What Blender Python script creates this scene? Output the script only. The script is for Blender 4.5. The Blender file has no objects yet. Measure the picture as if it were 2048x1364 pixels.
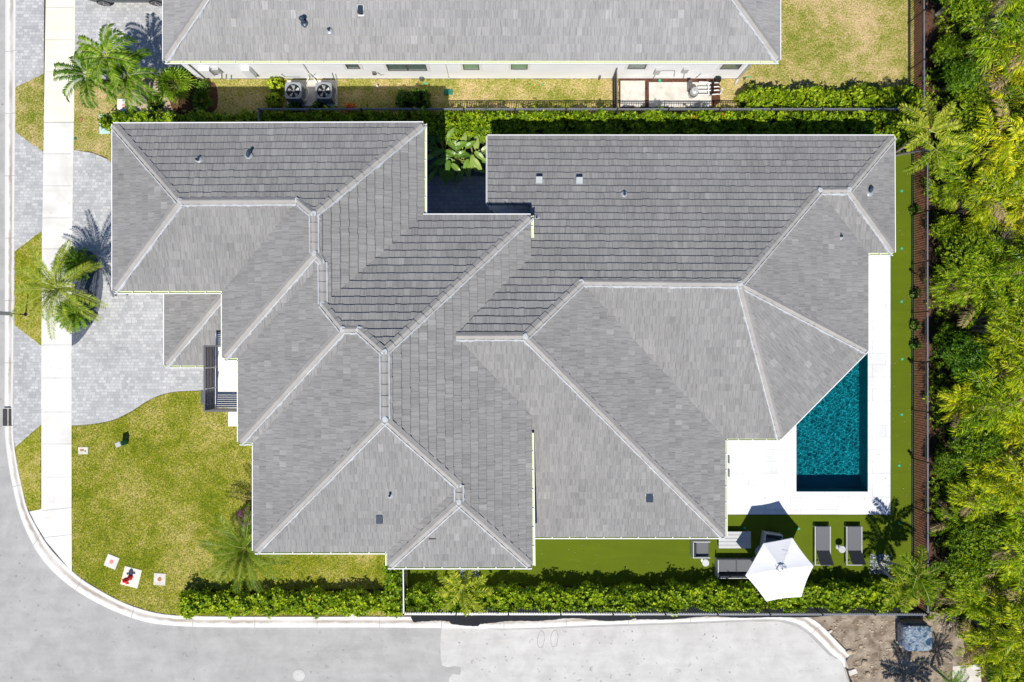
import bpy, math, random
import numpy as np
from mathutils import Vector, Matrix
from mathutils.geometry import tessellate_polygon
random.seed(7); RNG = np.random.default_rng(7)
R = math.radians
scene = bpy.context.scene
COL = scene.collection

# ---------------------------------------------------------------- camera, sky, sun, exposure
H = 38.0            # flying height of the camera above the yard
PPM = 40.0          # photo pixels per metre at ground level
cam_d = bpy.data.cameras.new('camera'); cam = bpy.data.objects.new('camera', cam_d); COL.objects.link(cam)
cam.location = (0, 0, H); cam.rotation_euler = (0, 0, 0)
cam_d.sensor_width = 36; cam_d.lens = 36 * H / 51.2
cam_d.clip_end = 2000
scene.camera = cam
scene.render.resolution_x = 1024; scene.render.resolution_y = 682
world = bpy.data.worlds.new("World"); scene.world = world; world.use_nodes = True
wn = world.node_tree; bg = wn.nodes['Background']
sky = wn.nodes.new('ShaderNodeTexSky'); sky.sky_type = 'NISHITA'; sky.sun_disc = False
sky.sun_elevation = R(60); sky.sun_rotation = R(186); sky.air_density = 1.3; sky.dust_density = 0.2; sky.ozone_density = 2.5
tint = wn.nodes.new('ShaderNodeMix'); tint.data_type = 'RGBA'; tint.blend_type = 'MULTIPLY'; tint.inputs[0].default_value = 1
tint.inputs[7].default_value = (.70, .95, 1.35, 1); wn.links.new(sky.outputs[0], tint.inputs[6]); wn.links.new(tint.outputs[2], bg.inputs[0]); bg.inputs[1].default_value = 0.055
sun_d = bpy.data.lights.new('sun', 'SUN'); sun_d.energy = 4.9; sun_d.angle = R(0.5); sun_d.color = (1.0, 0.955, 0.875)
sun = bpy.data.objects.new('sun', sun_d); COL.objects.link(sun)
sun.rotation_euler = Vector((0.065, 0.575, -1.0)).to_track_quat('-Z', 'Y').to_euler()
scene.view_settings.view_transform = 'Standard'; scene.view_settings.look = 'None'
scene.view_settings.exposure = 0.10; scene.view_settings.gamma = 1.0

# ---------------------------------------------------------------- helpers
def G(px, py, z=0.0):
    s = (1 - z / H) / PPM
    return ((px - 1024) * s, (682 - py) * s, z)
def G2(px, py, z=0.0):
    return G(px, py, z)[:2]

class MB:
    def __init__(self): self.v = []; self.f = []; self.m = []; self.uv = None
    def add(self, vs, fs, mi=0):
        o = len(self.v); self.v += [tuple(p) for p in vs]
        for f in fs: self.f.append(tuple(i + o for i in f)); self.m.append(mi)
    def box(self, x0, y0, z0, x1, y1, z1, mi=0):
        if x0 > x1: x0, x1 = x1, x0
        if y0 > y1: y0, y1 = y1, y0
        self.add([(x0,y0,z0),(x1,y0,z0),(x1,y1,z0),(x0,y1,z0),(x0,y0,z1),(x1,y0,z1),(x1,y1,z1),(x0,y1,z1)],
                 [(0,3,2,1),(4,5,6,7),(0,1,5,4),(1,2,6,5),(2,3,7,6),(3,0,4,7)], mi)
    def bbox(self, x0, y0, z0, x1, y1, z1, b=0.01, mi=0):   # box with chamfered top rim
        if x0 > x1: x0, x1 = x1, x0
        if y0 > y1: y0, y1 = y1, y0
        self.loft([[(x0,y0,z0),(x1,y0,z0),(x1,y1,z0),(x0,y1,z0)], [(x0,y0,z1-b),(x1,y0,z1-b),(x1,y1,z1-b),(x0,y1,z1-b)],
                   [(x0+b,y0+b,z1),(x1-b,y0+b,z1),(x1-b,y1-b,z1),(x0+b,y1-b,z1)]], mi)
    def loft(self, rings, mi=0, cap=True):
        n = len(rings[0]); vs = [p for r in rings for p in r]; fs = []
        for k in range(len(rings)-1):
            for i in range(n):
                j = (i+1) % n; fs.append((k*n+i, k*n+j, (k+1)*n+j, (k+1)*n+i))
        if cap:
            fs.append(tuple(reversed(range(n)))); fs.append(tuple((len(rings)-1)*n+i for i in range(n)))
        self.add(vs, fs, mi)
    def tube(self, pts, rads, n=8, mi=0):
        pts = [Vector(p) for p in pts]
        if not hasattr(rads, '__len__'): rads = [rads]*len(pts)
        rings = []
        for i, p in enumerate(pts):
            t = (pts[min(i+1, len(pts)-1)] - pts[max(i-1, 0)]).normalized()
            a = Vector((0,0,1)) if abs(t.z) < .9 else Vector((1,0,0))
            u = t.cross(a).normalized(); w = t.cross(u).normalized()
            rings.append([tuple(p + (u*math.cos(2*math.pi*k/n) + w*math.sin(2*math.pi*k/n))*rads[i]) for k in range(n)])
        self.loft(rings, mi)
    def lathe(self, cx, cy, prof, n=20, mi=0):   # prof = [(r,z)]
        rings = [[(cx + r*math.cos(2*math.pi*k/n), cy + r*math.sin(2*math.pi*k/n), z) for k in range(n)] for r, z in prof]
        self.loft(rings, mi)
    def poly(self, outer, z, holes=(), mi=0):
        loops = [[Vector((x, y, 0)) for x, y in outer]] + [[Vector((x, y, 0)) for x, y in h] for h in holes]
        flat = [p for l in loops for p in l]
        tris = tessellate_polygon(loops)
        vs = [(p.x, p.y, z) for p in flat]; fs = []
        for t in tris:
            a, b, c = [flat[i] for i in t]
            fs.append(t if (b-a).cross(c-a).z > 0 else (t[0], t[2], t[1]))
        self.add(vs, fs, mi)
    def prism(self, outer, z0, z1, mi=0):
        ar = sum(outer[i][0]*outer[(i+1)%len(outer)][1]-outer[(i+1)%len(outer)][0]*outer[i][1] for i in range(len(outer)))
        if ar < 0: outer = outer[::-1]
        self.poly(outer, z1, mi=mi); n = len(outer)
        self.add([(x,y,z0) for x,y in outer]+[(x,y,z1) for x,y in outer], [(i,(i+1)%n,n+(i+1)%n,n+i) for i in range(n)], mi)
    def bar(self, a, b, w, h, mi=0):              # box beam from a to b, w wide, h high
        a = Vector(a); b = Vector(b); t = (b-a).normalized()
        up = Vector((0,0,1)) if abs(t.z) < .95 else Vector((0,1,0))
        s = t.cross(up).normalized()*w/2; u = s.cross(t).normalized()*h/2
        r = lambda p: [tuple(p-s-u), tuple(p+s-u), tuple(p+s+u), tuple(p-s+u)]
        self.loft([r(a), r(b)], mi)
    def build(self, name, mats, parent=None, smooth=False, uvs=None, normals_fix=False):
        me = bpy.data.meshes.new(name); me.from_pydata(self.v, [], self.f)
        if not isinstance(mats, (list, tuple)): mats = [mats]
        for m in mats: me.materials.append(m)
        if len(mats) > 1: me.polygons.foreach_set('material_index', self.m)
        if smooth: me.polygons.foreach_set('use_smooth', [True]*len(me.polygons))
        if uvs is not None:
            l = me.uv_layers.new(name='UVMap'); idx = np.empty(len(me.loops), dtype=np.int32); me.loops.foreach_get('vertex_index', idx)
            l.data.foreach_set('uv', np.asarray(uvs, dtype=np.float32)[idx].ravel())
        me.update()
        o = bpy.data.objects.new(name, me); COL.objects.link(o)
        if parent: 
            o.parent = parent
            o.location = (-parent.location.x, -parent.location.y, -parent.location.z) if parent.parent is None else (0,0,0)
        return o

def fast_mesh(name, V, F, mats, parent=None, smooth=False):     # V (n,3), F (m,4) numpy
    me = bpy.data.meshes.new(name); m, k = F.shape
    me.vertices.add(len(V)); me.vertices.foreach_set('co', V.astype(np.float32).ravel())
    me.loops.add(m*k); me.loops.foreach_set('vertex_index', F.astype(np.int32).ravel())
    me.polygons.add(m); me.polygons.foreach_set('loop_start', np.arange(0, m*k, k, dtype=np.int32))
    try: me.polygons.foreach_set('loop_total', np.full(m, k, dtype=np.int32))
    except Exception: pass
    for mm in (mats if isinstance(mats, (list, tuple)) else [mats]): me.materials.append(mm)
    me.update(calc_edges=True); me.validate()
    o = bpy.data.objects.new(name, me); COL.objects.link(o)
    if parent:
        o.parent = parent; o.location = (-parent.location.x, -parent.location.y, -parent.location.z) if parent.parent is None else (0,0,0)
    return o

def tag(o, label, cat, group=None):
    o['label'] = label; o['category'] = cat
    if group: o['group'] = group
    return o
def struct(o): o['kind'] = 'structure'; return o
def thing(name, label, cat, loc=(0,0,0), group=None):
    o = bpy.data.objects.new(name, None); COL.objects.link(o); o.empty_display_size = .3
    o.location = loc; return tag(o, label, cat, group)
def kids(o): return [c for c in bpy.data.objects if c.parent == o]
def dup(root, loc, label, rotz=0, scale=1.0, group=None):
    r = root.copy(); COL.objects.link(r); r.location = loc; r.rotation_euler = (0,0,rotz); r.scale = (scale,)*3
    r['label'] = label
    if group: r['group'] = group
    for ch in list(root.children):
        c = ch.copy(); COL.objects.link(c); c.parent = r
        for g in list(ch.children):
            d = g.copy(); COL.objects.link(d); d.parent = c
    return r

# ---------------------------------------------------------------- materials
class NT:
    def __init__(self, name):
        self.mat = bpy.data.materials.new(name); self.mat.use_nodes = True
        self.t = self.mat.node_tree; self.b = self.t.nodes['Principled BSDF']; self.out = self.t.nodes['Material Output']
        self.tc = self.t.nodes.new('ShaderNodeTexCoord')
    def n(self, kind, **kw):
        nd = self.t.nodes.new(kind)
        for k, v in kw.items(): setattr(nd, k, v)
        return nd
    def l(self, a, b): self.t.links.new(a, b)
    def coord(self, src='Object', scale=(1,1,1), rot=(0,0,0)):
        m = self.n('ShaderNodeMapping'); m.inputs['Scale'].default_value = scale; m.inputs['Rotation'].default_value = rot
        self.l(self.tc.outputs[src], m.inputs[0]); return m.outputs[0]
    def noise(self, vec, scale, detail=4, rough=.6, dist=0):
        nd = self.n('ShaderNodeTexNoise'); self.l(vec, nd.inputs['Vector'])
        nd.inputs['Scale'].default_value = scale; nd.inputs['Detail'].default_value = detail
        nd.inputs['Roughness'].default_value = rough; nd.inputs['Distortion'].default_value = dist
        return nd.outputs['Fac']
    def ramp(self, fac, stops):
        r = self.n('ShaderNodeValToRGB'); e = r.color_ramp.elements
        while len(e) < len(stops): e.new(.5)
        for i, (p, c) in enumerate(stops):
            e[i].position = p; e[i].color = (c, c, c, 1) if not hasattr(c, '__len__') else (*c, 1)
        self.l(fac, r.inputs[0]); return r.outputs[0]
    def mix(self, fac, a, b, mode='MIX'):
        m = self.n('ShaderNodeMix', data_type='RGBA', blend_type=mode)
        for i, x in ((0, fac), (6, a), (7, b)):
            if isinstance(x, (int, float)): m.inputs[i].default_value = x if i == 0 else (x, x, x, 1)
            elif isinstance(x, tuple): m.inputs[i].default_value = (*x, 1)
            else: self.l(x, m.inputs[i])
        return m.outputs[2]
    def math(self, op, a, b=0.0):
        m = self.n('ShaderNodeMath', operation=op)
        for i, x in enumerate((a, b)):
            if isinstance(x, (int, float)): m.inputs[i].default_value = x
            else: self.l(x, m.inputs[i])
        return m.outputs[0]
    def island(self):
        g = self.n('ShaderNodeNewGeometry'); return g.outputs['Random Per Island']
    def bump(self, h, strength=.3, dist=.02):
        b = self.n('ShaderNodeBump'); b.inputs['Strength'].default_value = strength; b.inputs['Distance'].default_value = dist
        self.l(h, b.inputs['Height']); self.l(b.outputs[0], self.b.inputs['Normal'])
    def fin(self, col, rough=.8, metal=0, spec=.3):
        if isinstance(col, tuple): self.b.inputs['Base Color'].default_value = (*col, 1)
        else: self.l(col, self.b.inputs['Base Color'])
        self.b.inputs['Roughness'].default_value = rough; self.b.inputs['Metallic'].default_value = metal
        self.b.inputs['Specular IOR Level'].default_value = spec
        return self.mat

def plain(name, c, rough=.6, metal=0, var=.12, scale=6, spec=.4):
    t = NT(name); v = t.coord(); f = t.noise(v, scale, 5)
    return t.fin(t.mix(f, tuple(x*(1-var) for x in c), tuple(min(1, x*(1+var)) for x in c)), rough, metal, spec)

def grass_mat(name, dark, mid, dry, dryness=.5):
    t = NT(name); v = t.coord()
    big = t.noise(v, .32, 4, .55); mid_n = t.noise(v, 1.6, 4, .6); fine = t.noise(v, 13, 4, .75); vf = t.noise(v, 24, 3, .75)
    s = t.math('ADD', t.math('MULTIPLY', big, 1.0), t.math('MULTIPLY', mid_n, .7))
    s = t.math('ADD', s, t.math('MULTIPLY', fine, 1.7)); s = t.math('MULTIPLY', s, 1/3.4)
    c = t.ramp(s, [(.41 + .1*(.5-dryness), dark), (.49 + .1*(.5-dryness), mid), (.58 + .12*(.5-dryness), dry)])
    c = t.mix(t.ramp(vf, [(.3, 1.0), (.7, 0.0)]), c, tuple(x*.45 for x in mid), 'MIX') if False else t.mix(1.0, c, t.ramp(vf, [(.35, .6), (.65, 1.35)]), 'MULTIPLY')
    t.bump(t.math('ADD', fine, vf), .9, .05)
    return t.fin(c, .9, 0, .1)

def leaf_mat(name, c1, c2, c3=None, rough=.45, trans=.2):
    t = NT(name); f = t.island(); v = t.coord(); nz = t.noise(v, 1.3, 3)
    oi = t.n('ShaderNodeObjectInfo').outputs['Random']
    k = t.math('ADD', t.math('MULTIPLY', f, .65), t.math('MULTIPLY', nz, .5)); k = t.math('ADD', k, t.math('MULTIPLY', t.math('SUBTRACT', oi, .42), .36))
    st = [(.15, c1), (.62, c2)] + ([(.95, c3)] if c3 else [])
    c = t.ramp(k, st); m = t.fin(c, rough, 0, .22)
    tr = t.n('ShaderNodeBsdfTranslucent'); t.l(c, tr.inputs[0])
    mx = t.n('ShaderNodeMixShader'); mx.inputs[0].default_value = trans
    t.l(t.b.outputs[0], mx.inputs[1]); t.l(tr.outputs[0], mx.inputs[2]); t.l(mx.outputs[0], t.out.inputs[0])
    return m

def tile_mat(name, c1, c2, c3):
    t = NT(name); f = t.island()
    v = t.n('ShaderNodeUVMap').outputs[0]
    mp = t.n('ShaderNodeMapping'); mp.inputs['Scale'].default_value = (12, 1.0, 1); t.l(v, mp.inputs[0])
    off = t.n('ShaderNodeCombineXYZ'); t.l(t.math('MULTIPLY', f, 37.0), off.inputs[1]); t.l(off.outputs[0], mp.inputs['Location'])
    streak = t.noise(mp.outputs[0], 1.0, 4, .65)
    big = t.noise(t.coord('Object'), .45, 4, .6)
    base = t.ramp(f, [(.0, tuple(x*.92 for x in c1)), (.03, c1), (.5, c2), (.98, c3), (.992, tuple(x*1.10 for x in c3)), (1.0, tuple(x*1.18 for x in c3))])
    c = t.mix(1.0, base, t.ramp(streak, [(.30, .74), (.5, 1.0), (.70, 1.15)]), 'MULTIPLY')
    c = t.mix(1.0, c, t.ramp(big, [(.3, .93), (.7, 1.07)]), 'MULTIPLY')
    t.bump(streak, .35, .01)
    return t.fin(c, .78, 0, .25)

def paver_mat(name, c1, c2, joint, w=.22, h=.15, rot=0.0, js=.02):
    t = NT(name); v = t.coord('Object', rot=(0,0,rot))
    b = t.n('ShaderNodeTexBrick'); t.l(v, b.inputs['Vector']); b.offset = .43; b.squash = 1.5; b.squash_frequency = 3
    b.inputs['Color1'].default_value = (*c1, 1); b.inputs['Color2'].default_value = (*c2, 1); b.inputs['Mortar'].default_value = (*joint, 1)
    b.inputs['Scale'].default_value = 1.0; b.inputs['Mortar Size'].default_value = js*.5; b.inputs['Mortar Smooth'].default_value = .3
    b.inputs['Brick Width'].default_value = w; b.inputs['Row Height'].default_value = h; b.inputs['Bias'].default_value = .0
    n1 = t.noise(v, .8, 4); n2 = t.noise(v, 30, 3)
    c = t.mix(1.0, b.outputs[0], t.ramp(n1, [(.3, .88), (.7, 1.1)]), 'MULTIPLY')
    c = t.mix(1.0, c, t.ramp(n2, [(.3, .9), (.7, 1.08)]), 'MULTIPLY')
    t.bump(b.outputs['Fac'], -.4, .01)
    return t.fin(c, .85, 0, .2)

def stained(name, c, dark, scale=.6, spots=0.0, fine=.08, rough=.88, spot_scale=2.2):
    t = NT(name); v = t.coord()
    a = t.noise(v, scale, 6, .62, .4); f = t.noise(v, 60, 3, .7)
    col = t.mix(t.ramp(a, [(.35, 0.0), (.7, 1.0)]), c, dark)
    col = t.mix(1.0, col, t.ramp(f, [(.25, 1-fine), (.75, 1+fine)]), 'MULTIPLY')
    st2 = t.noise(t.coord('Object', scale=(.5, 3.0, 1)), .7, 4, .6, .3); col = t.mix(1.0, col, t.ramp(st2, [(.3, .93), (.7, 1.05)]), 'MULTIPLY')
    if spots:
        bl = t.noise(v, 3.4, 5, .62, .5); bm = t.noise(v, .5, 2); b2 = t.math('MULTIPLY', t.ramp(bl, [(.62, 0.0), (.70, .7)]), t.ramp(bm, [(.42, 0.0), (.56, spots)])); col = t.mix(b2, col, tuple(x*.4 for x in dark))
        vo = t.n('ShaderNodeTexVoronoi', feature='F1'); wv = t.n('ShaderNodeVectorMath', operation='ADD'); t.l(v, wv.inputs[0]); wn_ = t.n('ShaderNodeTexNoise'); t.l(v, wn_.inputs['Vector']); wn_.inputs['Scale'].default_value = 7; sc_ = t.n('ShaderNodeVectorMath', operation='SCALE'); t.l(wn_.outputs['Color'], sc_.inputs[0]); sc_.inputs['Scale'].default_value = .16; t.l(sc_.outputs[0], wv.inputs[1]); t.l(wv.outputs[0], vo.inputs['Vector']); vo.inputs['Scale'].default_value = spot_scale
        g = t.noise(v, .35, 2)
        sp = t.math('MULTIPLY', t.ramp(vo.outputs['Distance'], [(.03, 1.0), (.17, 0.0)]), t.ramp(g, [(.47, 0.0), (.56, spots)]))
        col = t.mix(sp, col, tuple(x*.35 for x in dark))
    t.bump(f, .25, .01)
    return t.fin(col, rough, 0, .2)

M = {}
M['road'] = stained('asphalt', (.42,.412,.40), (.335,.33,.32), 1.0, .55, .15)
M['road_new'] = stained('pale_paving', (.57,.56,.54), (.46,.45,.43), 1.1, 1.0, .11, spot_scale=3.1)
M['dirt'] = stained('dirt', (.37,.31,.24), (.11,.075,.05), 1.9, .9, .4)
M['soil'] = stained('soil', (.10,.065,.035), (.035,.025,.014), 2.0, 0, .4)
M['mulch'] = stained('mulch', (.15,.065,.04), (.04,.02,.013), 9.0, 0, .5)
M['sand'] = stained('sand', (.5,.42,.32), (.28,.2,.13), 2.0, 0, .3)
M['concrete'] = stained('concrete_walk', (.76,.75,.715), (.60,.585,.545), .55, .25, .06)
M['cream'] = stained('cream_walk', (.79,.755,.62), (.73,.69,.56), .8, 0, .04)
M['pad'] = stained('concrete_pad', (.66,.63,.57), (.5,.46,.40), 2.5, .3, .08)
M['deck'] = paver_mat('deck_stone', (.80,.80,.80), (.66,.67,.68), (.42,.42,.42), 1.2, .6, 0, .018)
M['porch'] = stained('porch_stone', (.86,.83,.76), (.80,.77,.70), .7, 0, .03)
M['paver'] = paver_mat('driveway_pavers', (.53,.53,.525), (.375,.38,.385), (.30,.30,.30), .20, .15)
M['paver2'] = paver_mat('court_pavers', (.36,.37,.40), (.27,.28,.31), (.17,.17,.18), .3, .2)
M['border'] = paver_mat('border_pavers', (.47,.47,.47), (.42,.425,.43), (.34,.34,.34), .12, .24)
M['lawn'] = grass_mat('lawn_grass', (.11,.165,.006), (.26,.275,.014), (.52,.43,.14), .54)
M['lawn2'] = grass_mat('neighbour_grass', (.12,.18,.012), (.32,.31,.06), (.64,.47,.25), .60)
M['turf'] = stained('artificial_turf', (.098,.138,.003), (.084,.120,.003), .35, 0, .17)
M['tile'] = tile_mat('roof_tile', (.226,.222,.217), (.244,.239,.233), (.264,.258,.251))
M['tile_n'] = tile_mat('neighbour_roof_tile', (.277,.274,.271), (.298,.294,.289), (.318,.313,.308))
M['cap'] = stained('ridge_cap', (.375,.36,.34), (.32,.308,.29), 1.5, 0, .06)
M['mortar'] = stained('mortar', (.50,.52,.54), (.36,.37,.38), 3, 0, .1)
M['white'] = plain('white_paint', (.8,.8,.8), .5, var=.02)
M['stucco'] = stained('white_stucco', (.88,.88,.90), (.83,.84,.86), .8, 0, .03)
M['gutter_in'] = plain('gutter_lining', (.60,.66,.38), .5, var=.08)
M['gutter_strap'] = plain('gutter_strap', (.25,.27,.14), .5)
M['deckwood'] = plain('roof_underlay', (.08,.08,.08), .9)
M['black'] = plain('black_metal', (.018,.018,.02), .4, .3)
M['darkrail'] = plain('dark_rail', (.24,.25,.27), .35, .4)
M['bronze'] = plain('bronze_metal', (.16,.15,.15), .4, .5)
M['grey'] = plain('grey_metal', (.35,.36,.38), .4, .4)
M['lgrey'] = plain('light_grey_metal', (.45,.455,.46), .45, .1)
M['acshell'] = plain('condenser_shell', (.30,.33,.35), .45, .2)
M['pvc'] = plain('white_pipe', (.78,.77,.74), .4)
M['glass'] = NT('window_glass').fin((.10,.16,.15), .05, 0, .9)
M['greenglass'] = NT('green_window_glass').fin((.12,.30,.20), .08, 0, .9)
M['vent'] = plain('vent_metal', (.035,.055,.085), .4, 0)
M['ventlight'] = plain('vent_flashing', (.36,.37,.39), .5, .2)
M['red'] = plain('red_paint', (.75,.02,.03), .35)
M['pink'] = plain('faded_red_cap', (.72,.22,.18), .6)
M['rust'] = plain('rusty_cap', (.35,.18,.08), .8, var=.4, scale=20)
M['teal'] = plain('green_plastic', (.02,.42,.24), .5)
M['dteal'] = plain('dark_green_plastic', (.01,.16,.11), .5)
M['palegreen'] = plain('pale_teal_lid', (.45,.62,.62), .7)
M['fabric_l'] = plain('light_grey_mesh', (.135,.14,.15), .9, var=.08, scale=60)
M['fabric_d'] = plain('dark_grey_mesh', (.04,.043,.05), .9, var=.1, scale=60)
M['canopy'] = plain('white_canvas', (.80,.80,.81), .8, var=.015, scale=2)
M['fabric_black'] = plain('silt_fabric', (.012,.014,.018), .95, var=.4, scale=5)
M['trunk'] = stained('palm_trunk', (.42,.40,.36), (.24,.22,.19), 9, 0, .3)
M['twig'] = stained('dry_twigs', (.42,.37,.30), (.28,.23,.18), 4, 0, .3)
M['dead'] = plain('dead_frond', (.34,.24,.12), .8)
M['core'] = stained('painted_shade_core', (.012,.025,.005), (.006,.012,.003), 5, 0, .5)  # near-black filler, deep shade between the leaves put into its colour
M['hedge'] = leaf_mat('hedge_leaves', (.035,.10,.003), (.23,.36,.007), (.62,.68,.025))
M['hedge_d'] = leaf_mat('dark_shrub_leaves', (.02,.06,.006), (.07,.15,.01), (.22,.32,.03))
M['areca'] = leaf_mat('areca_leaves', (.045,.13,.002), (.23,.36,.005), (.52,.60,.014), .4, .14)
M['areca_y'] = leaf_mat('yellow_areca_leaves', (.07,.15,.002), (.34,.43,.005), (.72,.66,.012), .4, .14)
M['palm'] = leaf_mat('palm_leaves', (.03,.10,.004), (.11,.23,.008), (.30,.42,.03))
M['date'] = leaf_mat('date_palm_leaves', (.07,.14,.006), (.18,.26,.015), (.40,.44,.05))
M['foxtail'] = leaf_mat('foxtail_leaves', (.06,.15,.004), (.24,.35,.01), (.56,.57,.06))
M['cycad'] = leaf_mat('cycad_leaves', (.05,.13,.008), (.13,.26,.012), (.26,.40,.02))
M['fan'] = leaf_mat('fan_leaves', (.10,.22,.012), (.27,.42,.02), (.46,.58,.05))
M['bird'] = leaf_mat('broad_leaves', (.07,.16,.02), (.17,.30,.04), (.36,.46,.12), .3)
M['broad'] = leaf_mat('tree_leaves', (.02,.065,.003), (.11,.21,.004), (.40,.50,.014))
M['tropic'] = leaf_mat('cool_green_leaves', (.02,.075,.003), (.09,.20,.006), (.28,.42,.015))
M['purple'] = leaf_mat('purple_flowers', (.22,.01,.14), (.42,.05,.30), (.6,.25,.5))
M['rachis'] = plain('leaf_stem', (.34,.38,.08), .5)
M['orange'] = leaf_mat('orange_blossom', (.5,.10,.02), (.75,.2,.04))
M['stones'] = stained('white_stones', (.6,.63,.68), (.28,.31,.36), 14, 0, .3)
M['darkstones'] = stained('dark_stones', (.14,.16,.20), (.04,.05,.07), 16, 0, .4)
M['carpaint'] = plain('grey_car_paint', (.12,.14,.155), .22, .7, var=.02)
M['rubber'] = plain('tyre_rubber', (.02,.02,.022), .7)
M['rim'] = plain('wheel_rim', (.5,.5,.52), .3, .8)
M['wrap'] = None
M['poolwall'] = stained('pool_plaster', (.014,.27,.295), (.011,.235,.265), .9, 0, .05)
# ---------------------------------------------------------------- ground, road, kerb, pavements
def P(*pts): return [G2(x, y) for x, y in pts]
POOL = P((1592,640),(1735,640),(1735,983),(1592,983))
px0, px1 = POOL[0][0], POOL[1][0]; py1, py0 = POOL[0][1], POOL[2][1]
m = MB(); B = 420
for a in ((-B,-B,px0,B), (px1,-B,B,B), (px0,-B,px1,py0), (px0,py1,px1,B)):
    m.add([(a[0],a[1],-.16),(a[2],a[1],-.16),(a[2],a[3],-.16),(a[0],a[3],-.16)], [(0,1,2,3)])
struct(m.build('ground', M['soil']))
KO = [(7,-900),(7,-300),(7,0),(6,400),(6,700),(6,860),(12,920),(22,975),(36,1030),(52,1070),(74,1110),(104,1146),(145,1180),(190,1207),(235,1228),(285,1245),(330,1252),(400,1256),(500,1257),(640,1257),(760,1257),(880,1258),(1000,1259),(1080,1257),(1160,1253),(1280,1249),(1400,1245),(1500,1241),(1560,1241),(1596,1249),(1622,1266),(1645,1288),(1666,1310),(1684,1324),(1690,1336)]
KI = [(32,-900),(32,-300),(32,0),(29,400),(27,700),(26,860),(33,920),(43,970),(55,1018),(70,1048),(92,1085),(118,1116),(160,1155),(203,1182),(245,1204),(290,1220),(335,1229),(400,1232),(500,1233),(640,1233),(760,1233),(880,1233),(1000,1234),(1080,1233),(1160,1231),(1280,1229),(1400,1227),(1500,1225),(1570,1224),(1612,1231),(1640,1248),(1664,1272),(1688,1297),(1700,1310),(1698,1338)]
ROAD = [(-1200,-2500),(8,-2500)] + [(x+1,y-1) for x,y in KO] + [(1696,1345),(1712,1400),(1740,1500),(1760,2600),(-1200,2600)]
m = MB(); m.poly(P(*ROAD), -.156); struct(m.build('road', M['road']))
m = MB(); m.poly(P((883,1250),(880,1290),(881,1320),(884,1334),(896,1337),(908,1335),(921,1337),(922,1346),(917,1352),(906,1350),(898,1358),(897,1372),(893,1500),(890,2600),(1750,2600),(1736,1500),(1708,1400),(1692,1345),(1684,1323),(1660,1312),(1640,1292),(1618,1270),(1594,1254),(1560,1245),(1500,1245),(1400,1249),(1280,1253),(1160,1257),(1080,1260),(1000,1262)), -.151)
struct(m.build('road_resurfaced', M['road_new']))
LAND = [(32,-2500)] + KI + [(1700,1350),(1714,1400),(1742,1500),(1762,2600),(4200,2600),(4200,-2500)]
m = MB(); m.poly(P(*LAND), 0, [POOL])
struct(m.build('soil', M['soil']))
# rolled kerb with a drain line
def kerb_mat():
    t = NT('kerb_concrete'); uv = t.n('ShaderNodeUVMap').outputs[0]
    sp = t.n('ShaderNodeSeparateXYZ'); t.l(uv, sp.inputs[0])
    nz = t.noise(t.coord('Object'), 2.0, 5); nz2 = t.noise(t.coord('Object'), .5, 3); fine = t.noise(t.coord('Object'), 40, 3)
    u = t.math('ADD', sp.outputs[0], t.math('MULTIPLY', t.math('SUBTRACT', nz, .5), .35))
    band = t.ramp(u, [(.34, 0.0), (.46, 1.0), (.60, .95), (.74, 0.0)])
    amt = t.math('MULTIPLY', band, t.ramp(nz2, [(.35, .35), (.6, 1.0)]))
    c = t.mix(amt, (.66,.65,.62), (.36,.31,.26))
    j = t.math('LESS_THAN', t.math('FRACT', t.math('MULTIPLY', sp.outputs[1], .32)), .012)
    c = t.mix(t.math('MULTIPLY', j, .6), c, (.25,.23,.2))
    c = t.mix(1.0, c, t.ramp(fine, [(.3, .93), (.7, 1.05)]), 'MULTIPLY')
    return t.fin(c, .85, 0, .2)
M['kerb'] = kerb_mat()
prof = [(0,-.15),(.02,-.115),(.3,-.12),(.5,-.135),(.62,-.12),(.80,-.03),(.92,.008),(1,.010),(1.0,-.02)]
m = MB(); uvs = []; L = 0; prev = None
# densify
DO = []; DI = []
for i in range(len(KO)-1):
    for k in range(4):
        f = k/4
        def cr(A, i, f):
            p0 = A[max(i-1,0)]; p1 = A[i]; p2 = A[i+1]; p3 = A[min(i+2,len(A)-1)]
            if abs(p2[1]-p1[1])+abs(p2[0]-p1[0]) > 200: return (p1[0]+(p2[0]-p1[0])*f, p1[1]+(p2[1]-p1[1])*f)
            # centripetal-ish: plain linear when neighbours are far longer
            l1 = math.dist(p0,p1); l2 = math.dist(p1,p2); l3 = math.dist(p2,p3)
            t1 = [(p2[j]-p0[j])*(l2/(l1+l2) if l1+l2 else .5) for j in (0,1)]; t2 = [(p3[j]-p1[j])*(l2/(l2+l3) if l2+l3 else .5) for j in (0,1)]
            h = lambda a,b,c,d: (2*f**3-3*f**2+1)*a+(f**3-2*f**2+f)*c+(-2*f**3+3*f**2)*b+(f**3-f**2)*d
            return (h(p1[0],p2[0],t1[0],t2[0]), h(p1[1],p2[1],t1[1],t2[1]))
        DO.append(cr(KO,i,f)); DI.append(cr(KI,i,f))
DO.append(KO[-1]); DI.append(KI[-1])
n = len(prof)
for i, (o, q) in enumerate(zip(DO, DI)):
    a = G2(*o); b = G2(*q)
    if prev: L += math.dist(a, prev)
    prev = a
    for t, z in prof:
        m.v.append((a[0]+(b[0]-a[0])*t, a[1]+(b[1]-a[1])*t, z)); uvs.append((t, L))
    if i:
        for k in range(n-1):
            m.f.append(((i-1)*n+k, i*n+k, i*n+k+1, (i-1)*n+k+1)); m.m.append(0)
struct(m.build('kerb', M['kerb'], uvs=uvs, smooth=True))

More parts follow.
